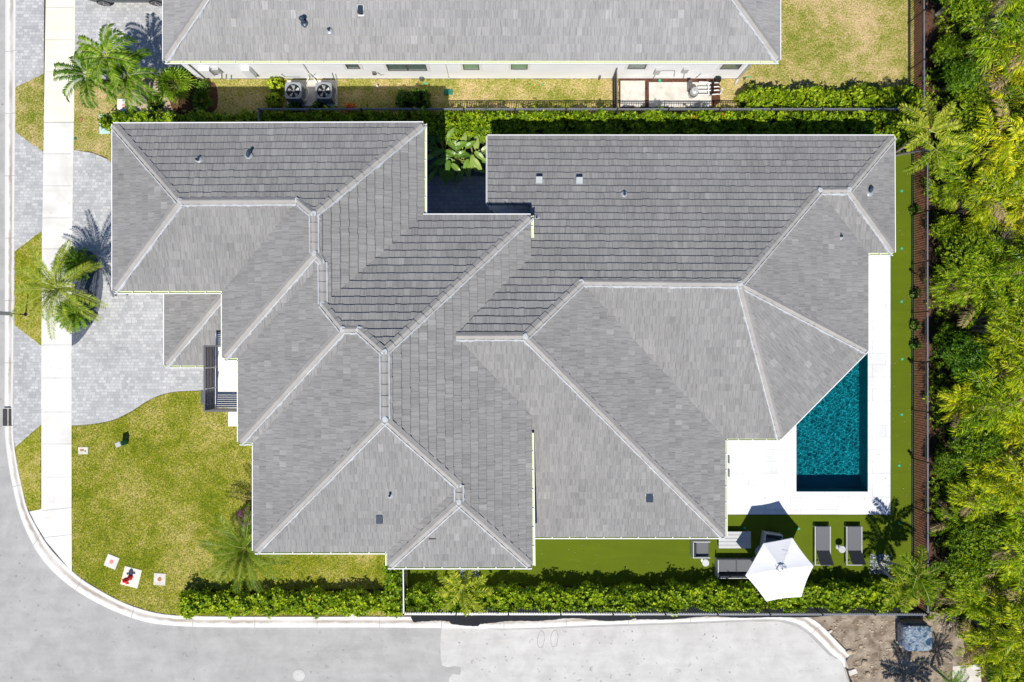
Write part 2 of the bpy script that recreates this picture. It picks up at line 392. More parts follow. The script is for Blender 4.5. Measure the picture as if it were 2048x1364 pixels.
def sheet(name, pts, z, mat, holes=(), st=True, world=False):
    mm = MB(); mm.poly(P(*pts), z, [P(*h) for h in holes]); o = mm.build(name, mat)
    if st: struct(o)
    return o
def curve(pts, k=6):       # smooth open polyline through pixel points
    out = []
    for i in range(len(pts)-1):
        p0 = pts[max(i-1,0)]; p1 = pts[i]; p2 = pts[i+1]; p3 = pts[min(i+2,len(pts)-1)]
        for j in range(k):
            f = j/k
            out.append(tuple(.5*((2*p1[c])+(-p0[c]+p2[c])*f+(2*p0[c]-5*p1[c]+4*p2[c]-p3[c])*f*f+(-p0[c]+3*p1[c]-3*p2[c]+p3[c])*f**3) for c in (0,1)))
    return out + [pts[-1]]
def rough_edge(pts, amp=1.2, step=5, closed=False, seed=3):
    r = random.Random(seed); out = []
    seq = list(zip(pts, pts[1:] + ([pts[0]] if closed else [])))
    if not closed: seq = seq[:len(pts)-1]
    for a, b in seq:
        d = math.dist(a, b); k = max(1, int(d/step))
        for i in range(k):
            f = i/k; out.append((a[0]+(b[0]-a[0])*f + r.uniform(-amp,amp), a[1]+(b[1]-a[1])*f + r.uniform(-amp,amp)))
    if not closed: out.append(pts[-1])
    return out
# driveway edge towards the front lawn
dcurve = curve([(143,851),(175,849),(222,841),(262,823),(300,799),(340,785),(395,781),(440,781)])
sheet('driveway', [(32,-900),(93,-900),(84,850),(84,848),(30,895),(27,875),(25.5,860),(26.5,700),(28.5,400),(31,200),(31.5,0)], .008, M['paver'])
sheet('driveway', [(146,300),(185,306),(212,317),(235,334),(420,334),(500,334),(500,790)] + dcurve[::-1] + [(143,500)], .008, M['paver'])
# paler edging course along the curve
b_out = dcurve; b_in = [(x-1.0, y-7.0) if i < 99 else (x,y) for i,(x,y) in enumerate(dcurve)]
sheet('driveway_edging', b_out + b_in[::-1], .012, M['border'])
sheet('driveway', [(150,-900),(400,-900),(400,150),(330,150),(260,155),(200,160),(149,165),(150,0)], .008, M['paver'])
# front pavement
sheet('pavement', [(93,-900),(152,-900),(151,0),(148,244),(88,244),(92,0)], .016, M['cream'])
walkpoly = [(88,245),(148,245),(145,450),(143.5,690),(143.5,1000),(144,1143),(120,1115),(93,1083),(71,1047),(59,1023),(83,1018),(83,700),(85,450)]
sheet('pavement', walkpoly, .016, M['concrete'])
m = MB()
for y in [15,80,144,308,372,436,498,563,630,690,756,824,888,954,1018,1072]:
    w = 0 if y < 1000 else (0 if y < 1030 else 0)
    xa = 92 if y < 245 else (85 if y < 1030 else 84)
    a = G2(xa if y < 1030 else 88, y + (3 if y>1000 else 0)); b = G2(148 if y < 245 else 143.5, y - (3 if y>1000 else 0))
    m.bar((a[0],a[1],.0175), (b[0],b[1],.0175), .02, .004)
struct(m.build('pavement_joints', M['grey']))
# verge lawns
def lawn(name, pts, z, mat, amp=.9, seed=1): return sheet(name, rough_edge(pts, amp, 4, True, seed), z, mat)
lawn('verge_grass', [(32,174),(88,148),(88,305),(32,265)], .020, M['lawn2'], seed=2)
lawn('verge_grass', [(30,503),(83,462),(83,692),(29,650)], .020, M['lawn'], seed=3)
lawn('verge_grass', [(31,895),(82,850),(82,1018),(60,1022),(53,1010),(42,965),(33,920)], .020, M['lawn'], seed=4)
lawn('side_lawn', [(148,165),(240,158),(300,150),(420,158),(1240,158),(1240,250),(420,250),(330,260),(230,300),(228,330),(212,315),(185,304),(147,300)], .012, M['lawn2'], seed=5)
lawn('rear_neighbour_lawn', [(1424,158),(1480,158),(1480,-600),(1826,-600),(1828,300),(1424,260)], .012, M['lawn2'], seed=6)
front = [(144,852)] + [(x,y+1) for x,y in dcurve[1:-1]] + [(470,783),(540,783),(540,1060),(812,1060),(812,1231),(640,1231),(400,1231),(335,1228),(290,1219),(245,1203),(203,1181),(160,1154),(145,1141)]
sheet('front_lawn', rough_edge(front, .8, 4, True, 8), .010, M['lawn'])
sheet('artificial_turf', [(812,1030),(1300,1030),(1300,900),(1440,900),(1440,1030),(1781,1030),(1781,290),(1829,290),(1829,1172),(812,1172)], .012, M['turf'])
# shaded soil beds under the hedges and behind the rear fence
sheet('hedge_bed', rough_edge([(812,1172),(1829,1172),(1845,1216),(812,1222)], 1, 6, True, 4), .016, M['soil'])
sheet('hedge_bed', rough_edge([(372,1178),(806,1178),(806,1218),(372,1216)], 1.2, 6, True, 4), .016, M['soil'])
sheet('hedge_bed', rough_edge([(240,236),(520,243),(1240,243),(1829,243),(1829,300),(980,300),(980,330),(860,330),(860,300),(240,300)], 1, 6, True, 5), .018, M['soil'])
sheet('mulch_strip', rough_edge([(1829,-600),(1862,-600),(1862,1216),(1829,1216)], .6, 6, True, 6), .020, M['mulch'])
sheet('palm_bed', rough_edge(curve([(270,175),(300,163),(338,170),(352,200),(335,228),(300,236),(268,222),(258,198),(270,175)],4), 1, 4, True, 7), .022, M['sand'])
sheet('mulch_bed', rough_edge(curve([(330,140),(382,140),(395,158),(430,168),(436,200),(425,225),(370,232),(345,215),(332,180),(330,140)],4), 1.2, 4, True, 9), .024, M['mulch'])
sheet('mulch_bed', rough_edge([(1237,156),(1424,156),(1440,165),(1440,205),(1424,215),(1237,215)], .8, 4, True, 10), .020, M['mulch'])
sheet('stone_bed', curve([(143.5,500),(185,505),(204,545),(205,585),(194,630),(176,660),(158,683),(144,692)],5), .020, M['darkstones'])
sheet('stone_bed', [(402,780),(440,780),(440,808),(402,808)], .020, M['darkstones'])
sheet('stone_bed', [(858,300),(980,300),(980,352),(858,352)], .022, M['darkstones'])
sheet('courtyard_paving', [(850,352),(1075,352),(1075,440),(850,440)], .022, M['paver2'])
sheet('flower_bed', rough_edge([(492,1000),(530,1000),(530,1075),(498,1072),(488,1040)], 1, 4, True, 12), .018, M['mulch'])
sheet('dirt_lot', rough_edge([(1600,1226),(1850,1222),(1915,1230),(1930,1300),(1905,1420),(1718,1420),(1700,1350),(1693,1322),(1702,1306),(1664,1270),(1640,1247),(1612,1231)], 1.6, 6, True, 14), .014, M['dirt'])
sheet('old_paving', [(1905,1332),(1960,1328),(1965,1420),(1900,1420)], .03, M['pad'])
sheet('far_lawn', [(420,-2400),(4100,-2400),(4100,-200),(1830,-200),(1480,-200),(1480,-605),(420,-605)], .008, M['lawn2'])
sheet('far_lawn', [(2250,-200),(4100,-200),(4100,2500),(2250,2500)], .008, M['lawn2'])
# porch slab and side slab
m = MB(); a = G(432,690); b = G(500,808); m.bbox(a[0], b[1], 0, b[0], a[1], .15, .02)
a = G(458,815); b = G(500,852); m.bbox(a[0], b[1], 0, b[0], a[1]-.001, .135, .02)
o = m.build('porch_slab', M['porch']); struct(o)
# pool deck
sheet('pool_deck', [(1400,700),(1592,700),(1592,630),(1735,630),(1735,480),(1780,480),(1780,1028.5),(1400,1028.5)], .045, M['deck'], holes=())
bpy.data.objects.remove(bpy.data.objects['pool_deck'])
m = MB(); a = G2(1400,480); b = G2(1780,1028.5)
m.poly([(a[0],b[1]),(b[0],b[1]),(b[0],a[1]),(a[0],a[1])], .045, [POOL])
for q0, q1 in (((a[0],b[1]),(b[0],b[1])), ((b[0],b[1]),(b[0],a[1])), ((b[0],a[1]),(a[0],a[1]))):
    m.add([(q0[0],q0[1],0),(q1[0],q1[1],0),(q1[0],q1[1],.045),(q0[0],q0[1],.045)], [(0,1,2,3)])
struct(m.build('pool_deck', M['deck']))
# swimming pool: basin and rippled water
pool = thing('swimming_pool', 'rectangular teal swimming pool sunk in the white deck, one corner under the roof', 'swimming pool', ((px0+px1)/2, (py0+py1)/2, 0))
m = MB(); D = -1.25
m.add([(px0,py0,D),(px1,py0,D),(px1,py1,D),(px0,py1,D),(px0,py0,.044),(px1,py0,.044),(px1,py1,.044),(px0,py1,.044)],
      [(0,1,2,3),(0,4,5,1),(1,5,6,2),(2,6,7,3),(3,7,4,0)])
basin = m.build('basin', M['poolwall'], pool)
nx, ny = 180, 430
X, Y = np.meshgrid(np.linspace(px0,px1,nx), np.linspace(py0,py1,ny)); Z = np.zeros_like(X)
rg = np.random.default_rng(5)
for _ in range(46):
    th = rg.uniform(0, 2*np.pi); lam = 10**rg.uniform(-1.0, -.25); ph = rg.uniform(0, 6.28); amp = .00060*(lam/.3)**1.15
    wx = X + .12*np.sin(Y*2.1+ph) ; wy = Y + .12*np.sin(X*1.7+ph*2)
    Z += amp*np.sin(2*np.pi*(wx*np.cos(th)+wy*np.sin(th))/lam + ph)
V = np.stack([X, Y, Z - .06], -1).reshape(-1, 3)
i = np.arange(nx-1)[None,:] + np.arange(ny-1)[:,None]*nx; i = i.ravel()
F = np.stack([i, i+1, i+nx+1, i+nx], -1)
wt = NT('pool_water')
wt.t.nodes.remove(wt.b)
gl = wt.n('ShaderNodeBsdfRefraction'); gl.inputs['IOR'].default_value = 1.33; gl.inputs['Roughness'].default_value = 0; gl.inputs[0].default_value = (.55,.88,.93,1)
gs = wt.n('ShaderNodeBsdfGlossy'); gs.inputs['Roughness'].default_value = .04
fr = wt.n('ShaderNodeFresnel'); fr.inputs[0].default_value = 1.33
mx = wt.n('ShaderNodeMixShader'); wt.l(fr.outputs[0], mx.inputs[0]); wt.l(gl.outputs[0], mx.inputs[1]); wt.l(gs.outputs[0], mx.inputs[2]); wt.l(mx.outputs[0], wt.out.inputs[0])
M['water'] = wt.mat
water = fast_mesh('water', V, F, M['water'], pool)
water.data.polygons.foreach_set('use_smooth', [True]*len(water.data.polygons))
sun_d.cycles.is_caustics_light = True; water.cycles.is_caustics_caster = True; basin.cycles.is_caustics_receiver = True

# ---------------------------------------------------------------- roofs
SL = .458
def clip_rect(poly, u0, u1, v0, v1):
    def cut(pl, axis, val, keep_ge):
        out = []; n = len(pl)
        for i in range(n):
            a = pl[i]; b = pl[(i+1)%n]
            ia = (a[axis] >= val) if keep_ge else (a[axis] <= val); ib = (b[axis] >= val) if keep_ge else (b[axis] <= val)
            if ia: out.append(a)
            if ia != ib:
                t = (val-a[axis])/(b[axis]-a[axis]); out.append((a[0]+(b[0]-a[0])*t, a[1]+(b[1]-a[1])*t))
        return out
    for ax, val, ge in ((0,u0,True),(0,u1,False),(1,v0,True),(1,v1,False)):
        poly = cut(poly, ax, val, ge)
        if len(poly) < 3: return []
    out = []
    for p in poly:
        if not out or math.dist(p, out[-1]) > 1e-5: out.append(p)
    if len(out) > 2 and math.dist(out[0], out[-1]) < 1e-5: out.pop()
    ar = sum(out[i][0]*out[(i+1)%len(out)][1]-out[(i+1)%len(out)][0]*out[i][1] for i in range(len(out)))/2 if len(out) > 2 else 0
    return out if abs(ar) > 4e-4 else []

EXPO, TW = .355, .235
def tile_facet(m, uvs, pts, rnd):
    pts = [Vector(p) for p in pts]
    nrm = Vector((0,0,0))
    for i in range(len(pts)):
        a = pts[i]; b = pts[(i+1)%len(pts)]
        nrm += Vector(((a.y-b.y)*(a.z+b.z), (a.z-b.z)*(a.x+b.x), (a.x-b.x)*(a.y+b.y)))
    nrm.normalize()
    if nrm.z < 0: nrm = -nrm; pts = pts[::-1]
    h = Vector((nrm.x, nrm.y, 0)).normalized()              # downhill
    v = (-h - nrm*(-h).dot(nrm)).normalized(); u = v.cross(nrm).normalized()
    o = sum(pts, Vector())/len(pts)
    P2 = [((p-o).dot(u), (p-o).dot(v)) for p in pts]
    # deck below the tiles
    k = len(pts); top = [tuple(p - nrm*.03) for p in pts]; bot = [tuple(p - Vector((0,0,.2))) for p in pts]
    base = len(m.v)
    flat = [Vector((a, b, 0)) for a, b in P2]; tr = tessellate_polygon([flat])
    m.add(top, [t for t in tr], 1); m.add(bot, [(t[0],t[2],t[1]) for t in tr], 1)
    m.add(top + bot, [(i, (i+1)%k, k+(i+1)%k, k+i) for i in range(k)], 1)
    uvs += [(0,0)]*(len(m.v)-base)
    umin = min(p[0] for p in P2); umax = max(p[0] for p in P2); vmin = min(p[1] for p in P2); vmax = max(p[1] for p in P2)
    r = 0; vv = vmin
    while vv < vmax:
        c = umin - rnd.uniform(0, TW)
        sag = rnd.uniform(-.004, .004)
        while c < umax:
            w = TW * (rnd.choice((1.0, 1.0, 1.15, 1.3, .95)))
            jb = rnd.uniform(-.016,.010)
            pl = clip_rect(P2, c+.0025, c+w-.0025, vv+jb - (0.02 if r else 0), vv+EXPO+.02)
            if pl:
                t0 = .070 + rnd.uniform(-.004,.004); base = len(m.v); n = len(pl)
                vs = []
                for (a, b) in pl:
                    hh = t0*(1-(b-vv)/(EXPO+.02)) + .002
                    vs.append(tuple(o + u*a + v*b + nrm*hh))
                lo = [tuple(o + u*a + v*b - nrm*.028) for a, b in pl]
                m.v += vs + lo; m.f.append(tuple(base+i for i in range(n))); m.m.append(0)
                for i in range(n):
                    j = (i+1)%n; m.f.append((base+j, base+i, base+n+i, base+n+j)); m.m.append(0)
                uvs += [(a, b) for a, b in pl]*2
            c += w
        vv += EXPO; r += 1

def ridge_cap(p0, p1, rnd, drop=.14, w=.168):
    """overlapping V-shaped cap tiles from the low end p0 to the high end p1"""
    p0 = Vector(p0); p1 = Vector(p1)
    if p0.z > p1.z: p0, p1 = p1, p0
    if p1.z-p0.z > .5 and p0.z < 6.3 and p0.z < ZL+.1: p0 = p0 + (p1-p0).normalized()*.14
    d = p1-p0; L = d.length; d.normalize(); s = d.cross(Vector((0,0,1))).normalized(); up = s.cross(d).normalized()
    m = MB(); n = max(1, round(L/.42)); st = L/n
    for i in range(n):
        a = p0 + d*(st*i - (.04 if i else 0)); b = p0 + d*(st*(i+1))
        ra = .118 + rnd.uniform(-.004,.004); rb = .10
        wa = w + rnd.uniform(-.004,.006)
        def ring(c, hgt, ww):
            return [tuple(c + s*ww + up*(hgt-drop-.03)), tuple(c + s*ww + up*(hgt-drop+.02)), tuple(c + s*ww*.35 + up*(hgt-.035)), tuple(c + up*hgt), tuple(c - s*ww*.35 + up*(hgt-.035)),
                    tuple(c - s*ww + up*(hgt-drop+.02)), tuple(c - s*ww + up*(hgt-drop-.03))]
        m.loft([ring(a, ra+.02, wa), ring(b, rb, wa*.96)])
    return m
def mortar_line(p0, p1, rnd, off, drop):
    p0 = Vector(p0); p1 = Vector(p1)
    if p0.z > p1.z: p0, p1 = p1, p0
    d = p1-p0; L = d.length; d.normalize(); s = d.cross(Vector((0,0,1))).normalized(); up = s.cross(d).normalized()
    m = MB(); n = max(2, int(L/.09))
    for sd in (-1, 1):
        if (s*sd).y > .35: continue          # the shaded flank is left open: the caps throw a dark line there
        vs = []
        for i in range(n+1):
            c = p0 + d*(L*i/n)
            saw = (i % 4)/4*.014 + .022*math.sin(i*.37)*math.sin(i*.11+1)
            o2 = off + .018 + saw + rnd.uniform(-.014,.022)
            vs += [tuple(c + s*sd*(off-.035) + up*(-drop+.105)), tuple(c + s*sd*(off+.014) + up*(-drop+.092)), tuple(c + s*sd*o2 + up*(-drop+.03))]
        fs = []
        for i in range(n):
            for k in (0,1):
                q = (i*3+k, (i+1)*3+k, (i+1)*3+k+1, i*3+k+1); fs.append(q if sd < 0 else q[::-1])
        m.add(vs, fs)
    return m
def blob(m, c, r, rnd, flat=.5):
    rings = []
    n = 10; js = [rnd.uniform(.75,1.25) for _ in range(n)]
    for k, (rr, z) in enumerate(((1,-.55),(1,0),(.75,.4),(.3,.6))):
        rings.append([(c[0]+r*rr*js[i]*math.cos(6.283*i/n), c[1]+r*rr*js[i]*math.sin(6.283*i/n), c[2]+z*r*flat) for i in range(n)])
    m.loft(rings)

class Roof:
    """nodes are given where they appear in the photograph; heights follow from the eave planes"""
    def __init__(self, tilem, seed):
        self.N = {}; self.m = MB(); self.uv = []; self.rnd = random.Random(seed); self.caps = []; self.tilem = tilem
    def node(self, k, px, py, planes):      # planes: list of (dir, eave_px, eave_z) ; dir in NSEW
        zs = []
        for d, e, ez in planes:
            # camera ray: P = (X,Y)*(1-z/H), eave coordinate at its own height
            s = 1/PPM; E = (e-1024 if d in 'EW' else 682-e)*s*(1-ez/H)
            c = (px-1024 if d in 'EW' else 682-py)*s
            sg = 1 if d in 'NE' else -1
            # z = ez + SL*sg*(E - c*(1-z/H))
            z = (ez + SL*sg*(E-c)) / (1 - SL*sg*c/H)
            zs.append(z)
        z = sum(zs)/len(zs)
        if max(zs)-min(zs) > .25: print('node', k, 'spread', [round(q,2) for q in zs])
        self.N[k] = Vector(G(px, py, z)); return z
    def at(self, k, px, py, z): self.N[k] = Vector(G(px, py, z))
    def facet(self, keys): tile_facet(self.m, self.uv, [self.N[k] for k in keys.split()], self.rnd)
    def cap(self, keys):
        ks = keys.split()
        for a, b in zip(ks, ks[1:]): self.caps.append((a, b))
    def finish(self, house, name='roof'):
        roof = self.m.build(name, [self.tilem, M['deckwood']], house, uvs=self.uv)
        ends = {}
        for a, b in self.caps:
            pa, pb = self.N[a], self.N[b]; flat = abs(pa.z-pb.z) < .35
            hip = not flat
            drop = .155 if flat else .12
            q0, q1 = pa.copy(), pb.copy()
            ridge_cap(q0, q1, self.rnd, drop).build('ridge_cap', M['cap'], roof)
            mo = mortar_line(q0, q1, self.rnd, .184, .075 if flat else .03)
            for k, p in ((a, pa), (b, pb)):
                if k not in ends and not (k.isupper() and len(k) <= 2 and False):
                    ends[k] = 1
                    if p.z > 4.3 and self.is_joint(k): blob(mo, (p.x, p.y, p.z+.095), .115, self.rnd, .3)
            mo.build('mortar_line', M['mortar'], roof)
        return roof
    def is_joint(self, k): return sum((a == k)+(b == k) for a, b in self.caps) > 1
def gutter(name, roof, a, b, out, straps=True, w=.13, inside='gutter_in', zoff=0.0):
    """open metal gutter from a to b, 'out' = outward unit vector"""
    a = Vector(a); b = Vector(b); a.z += zoff; b.z += zoff; o = Vector((out[0], out[1], 0)).normalized(); z = Vector((0,0,1))
    m = MB()
    def ring(p):
        q = p + z*(-.02)
        return [tuple(q + o*.01 - z*.12), tuple(q + o*(w) - z*.12), tuple(q + o*(w+.015)), tuple(q + o*(w-.022)), tuple(q + o*(w-.03) - z*.07), tuple(q + o*.025 - z*.07), tuple(q + o*.022), tuple(q + o*.008)]
    ra, rb = ring(a), ring(b); base = len(m.v); m.v += ra + rb
    for i in range(8):
        j = (i+1) % 8; m.f.append((base+i, base+j, base+8+j, base+8+i)); m.m.append(1 if i in (3,4,5) else 0)
    m.f.append(tuple(base+i for i in reversed(range(8)))); m.m.append(0); m.f.append(tuple(base+8+i for i in range(8))); m.m.append(0)
    L = (b-a).length; n = int(L/.82)
    if straps:
        d = (b-a).normalized()
        for i in range(1, n+1):
            p = a + d*(L*i/(n+1)); m.bar(p + o*.01 - z*.012, p + o*(w+.01) - z*.012, .035, .006, 0)
    return m.build(name, [M['white'], M[inside]], roof)
def fascia(roof, a, b, out, mat='white'):
    a = Vector(a); b = Vector(b); o = Vector((out[0], out[1], 0))
    m = MB(); m.bar(a + o*.008 - Vector((0,0,.10)), b + o*.008 - Vector((0,0,.10)), .03, .2); m.bar(a + o*.05 + Vector((0,0,.035)), b + o*.05 + Vector((0,0,.035)), .036, .09)
    return m.build('fascia', M[mat], roof)
def inset(poly, d):
    ar = sum(poly[i][0]*poly[(i+1)%len(poly)][1]-poly[(i+1)%len(poly)][0]*poly[i][1] for i in range(len(poly)))
    if ar < 0: poly = poly[::-1]
    out = []; n = len(poly)
    for i in range(n):
        p = Vector(poly[i-1][:2]); q = Vector(poly[i][:2]); r = Vector(poly[(i+1)%n][:2])
        d1 = (q-p).normalized(); d2 = (r-q).normalized(); n1 = Vector((-d1.y, d1.x)); n2 = Vector((-d2.y, d2.x))
        k = (n1+n2); k = k/ max(.2, k.dot(n1)) ; out.append(tuple(q + k*d))
    return out

ZR, ZL = 3.5, 6.16
hc = Vector(G(900, 690, 0)); hc.z = 0
house = thing('main_house', 'large grey tiled house with many hips and ridges filling the middle of the lot', 'house', tuple(hc))
# --- two-storey front block
W = Roof(M['tile'], 11)
e = {'N': ('N',248,ZL), 'W0': ('W',228,ZL), 'S0': ('S',581,ZL), 'W1': ('W',447,ZL), 'S1': ('S',715,ZL), 'W2': ('W',479,ZL), 'S2': ('S',884,ZL), 'W3': ('W',509,ZL),
     'S3': ('S',1100,ZL), 'W4': ('W',777,ZL), 'S4': ('S',1132,ZL), 'E': ('E',1062,ZL), 'N2': ('N',431,ZL), 'E1': ('E',847,ZL)}
for k, x, y in (('A',228,249),('B',847,247),('C',847,431),('D',1061,431),('W1',228,581),('W2',447,581),('W3',447,715),('W4',479,715),('W5',479,884),('W6',509,884),
                ('SW',509,1102),('S2',776,1102),('S3',776,1132),('SE',1064,1132)): W.at(k, x, y, ZL)
W.node('1', 361, 402, [e['N'], e['W0'], e['S0']]); W.node('2', 596, 401, [e['N'], e['S0']]); W.node('3', 628, 428, [e['N'], e['W1'], e['E1']])
W.node('4', 629, 507, [e['W1'], e['E1']]); W.node('5', 645, 524, [e['W2'], e['E1']]); W.node('6', 646, 608, [e['W2'], e['E1']])
W.node('7', 686, 658, [e['N2'], e['S2']]); W.node('8', 718, 658, [e['N2'], e['S2']]); W.node('9', 769, 704, [e['N2'], e['W3'], e['E']])
W.node('10', 770, 838, [e['W3'], e['E']]); W.node('11', 918, 970, [e['E'], e['W4']]); W.node('12', 918, 1003, [e['E'], e['W4'], e['S4']])
RZ1 = W.node('R1', 910, 673, [e['E']]); W.at('V1', 1061, 515, ZL); W.at('V2', 1062, 826, ZL)
for f in ('A B 3 2 1', 'A 1 W1', '1 2 W2 W1', 'W2 2 3 4 W3', 'W3 4 5 W4', 'W4 5 6 7 W5', 'W5 7 8 W6', 'W6 8 9 10 SW', 'SW 10 11 S2', 'S2 11 12 S3', 'S3 12 SE',
          'SE 12 11 10 9 D V1 R1 V2', 'D 9 8 7 6 C', 'B C 6 5 4 3'): W.facet(f)
for c in ('A 1 2 3 4 5 6 7 8 9 10 11 12 SE', 'W1 1', 'B 3', 'W3 4', 'W5 7', 'D 9', 'SW 10', 'S3 12'): W.cap(c)
roofL = W.finish(house); roofL['label'] = 'higher grey tiled roof over the two-storey front block'
LN = W.N
# --- single-storey rear block
Q = Roof(M['tile'], 23)
g = {'N': ('N',273,ZR), 'E0': ('E',1787,ZR), 'S0': ('S',505,ZR), 'E1': ('E',1734,ZR), 'S1': ('S',877,ZR), 'E2': ('E',1449,ZR), 'S2': ('S',1072,ZR)}
for k, x, y in (('NW',975,273),('NE',1786,273),('E1',1787,505),('E2',1734,505),('E3',1734,701),('S1',1561,876),('S2',1449,876),('S3',1449,1072)): Q.at(k, x, y, ZR)
Q.node('1', 1163, 564, [g['N'], g['S1'], g['E2']]); Q.node('2', 1480, 567, [g['N'], g['E1'], g['S1']]); Q.node('3', 1051, 672, [g['N'], g['S2'], g['E2']])
Q.node('4', 1638, 381, [g['N'], g['S0'], g['E1']]); Q.node('5', 1697, 380, [g['N'], g['E0'], g['S0']])
ZRR = Q.N['3'].z
zz = Q.node('R1', 912, 672, [g['N'], g['S2']])
Q.node('K', 975, 409, [g['N']]); Q.node('K2', 1061, 409, [g['N']]); Q.node('V1', 1061, 512, [g['N']]); Q.node('V2', 1062, 828, [g['S2']]); Q.at('SX', 1062, 1072, ZR)
# hidden continuation under the upper eave so nothing shows a gap
print('z: left eave', ZL, 'V1', Q.N['V1'].z, 'V2', Q.N['V2'].z, 'R1 left/right', RZ1, zz)
for f in ('NW NE 5 4 2 1 3 R1 V1 K2 K', 'NE E1 5', '5 E1 E2 4', '4 E2 E3 2', '2 E3 S1', '1 2 S1 S2', '3 1 S2 S3', 'R1 3 S3 SX V2'): Q.facet(f)
for c in ('NE 5 4 2 1 3 R1', 'E1 5', 'E3 2', 'S1 2', 'S3 3'): Q.cap(c)
roofR = Q.finish(house); roofR['label'] = 'lower grey tiled roof over the single-storey rear block'
RN = Q.N
# --- low roof over the entry
T = Roof(M['tile'], 31)
for k, x, y in (('A',331,584),('SW',331,730),('SE',452,730)): T.at(k, x, y, ZR)
T.node('T', 462, 573, [('S',730,ZR),('W',331,ZR)]); T.node('T0', 331, 573, [('W',331,ZR)]); T.N['T0'].z = ZR
T.at('T0', 331, 560, ZR)
T.node('TE', 470, 573, [('S',730,ZR)])
T.facet('T0 T SW'); T.facet('SW T TE SE'); T.cap('SW T')
roofT = T.finish(house); roofT['label'] = 'small low tiled roof in front of the entry'
# gutters and fascias
z1 = Vector((0,0,0))
for a, b, o in (('W1','W2',(0,-1)),('W3','W4',(0,-1)),('W5','W6',(0,-1)),('SW','S2',(0,-1)),('S3','SE',(0,-1)),
                ('B','C',(1,0))): gutter('gutter', roofL, LN[a], LN[b], o)
for a, b, o in (('W2','W3',(-1,0)),('W4','W5',(-1,0)),('W6','SW',(-1,0)),('S2','S3',(-1,0))): gutter('gutter', roofL, LN[a], LN[b], o, w=.10)
gutter('gutter', roofL, LN['D'], Vector(G(1061,475,ZL)), (1,0)); gutter('gutter', roofL, Vector(G(1061,866,ZL)), LN['SE'], (1,0), w=.13)
for a, b, o in (('A','B',(0,1)),('A','W1',(-1,0)),('C','D',(0,1))): fascia(roofL, LN[a], LN[b], o)
for a, b, o in (('E1','E2',(0,-1)),('S1','S2',(0,-1))): gutter('gutter', roofR, RN[a], RN[b], o)
gutter('gutter', roofR, Vector(G(1070,1072,ZR)), RN['S3'], (0,-1)); gutter('gutter', roofR, RN['S2'], RN['S3'], (1,0)); gutter('gutter', roofR, RN['E2'], Vector(G(1734,532,ZR)), (1,0), w=.10)
o = Vector((1,-1,0)).normalized(); dd = (RN['E3']-RN['S1']); gutter('gutter', roofR, RN['S1'], RN['E3'], (dd.y, -dd.x), straps=False, w=.09)
for a, b, o in (('NW','NE',(0,1)),('NE','E1',(1,0)),('K','NW',(-1,0))): fascia(roofR, RN[a], RN[b], o)
fascia(roofR, RN['E3'], Vector(G(1734,532,ZR)), (1,0))
gutter('gutter', roofT, T.N['SW'], T.N['SE'], (0,-1)); fascia(roofT, T.N['A'], T.N['SW'], (-1,0)); gutter('gutter', roofT, Vector(G(331,584,ZR)), Vector(G(331,615,ZR)), (-1,0), w=.10)
# walls
def walls(poly, z0, z1, d=.5):
    m = MB(); m.prism(inset([p[:2] for p in poly], d), z0, z1); return m
outL = [LN[k] for k in ('A','B','C','D','SE','S3','S2','SW','W6','W5','W4','W3','W2','W1')]
w = walls(outL, 0, ZL-.15).build('wall', M['stucco'], house)
outR = [Vector(G(900,273,ZR)), RN['NE'], RN['E1'], RN['E2'], RN['E3'], RN['S1'], RN['S2'], RN['S3'], Vector(G(900,1072,ZR))]
pr = MB(); ip = [G2(985,410,ZR), G2(985,300,ZR), G2(1770,300,ZR), G2(1770,485,ZR), G2(1660,485,ZR), G2(1540,700,ZR), G2(1540,840,ZR), G2(1425,840,ZR), G2(1425,1050,ZR), G2(1000,1050,ZR), G2(1000,410,ZR)]
pr.prism(ip, 0, ZR-.12); wr = pr.build('wall', M['stucco'], house)
for px, py in ((1556,862),(1716,700),(1716,520)):
    m = MB(); x, y, _ = G(px, py, ZR); m.bbox(x-.18, y-.18, 0.04, x+.18, y+.18, ZR-.15); m.build('column', M['stucco'], house)
pr = MB(); pr.prism([G2(352,700,ZR), G2(470,700,ZR), G2(470,560,ZR), G2(352,560,ZR)], 0, ZR-.12); pr.build('wall', M['stucco'], house)
m = MB(); a = G(1000,412,ZR); b = G(1063,412,ZR)
# gable wall closing the cut end of the rear roof by the courtyard
k0, k1 = RN['K'], RN['K2']
m.add([(k0.x+.02,k0.y+.05,ZR-.2),(k1.x,k1.y+.05,ZR-.2),(k1.x,k1.y+.05,k1.z-.05),(k0.x+.02,k0.y+.05,k0.z-.05),
       (k0.x+.02,k0.y+.2,ZR-.2),(k1.x,k1.y+.2,ZR-.2),(k1.x,k1.y+.2,k1.z-.15),(k0.x+.02,k0.y+.2,k0.z-.15)], [(0,1,2,3),(7,6,5,4),(0,3,7,4),(3,2,6,7),(1,5,6,2),(0,4,5,1)])
m.build('gable', M['stucco'], house)
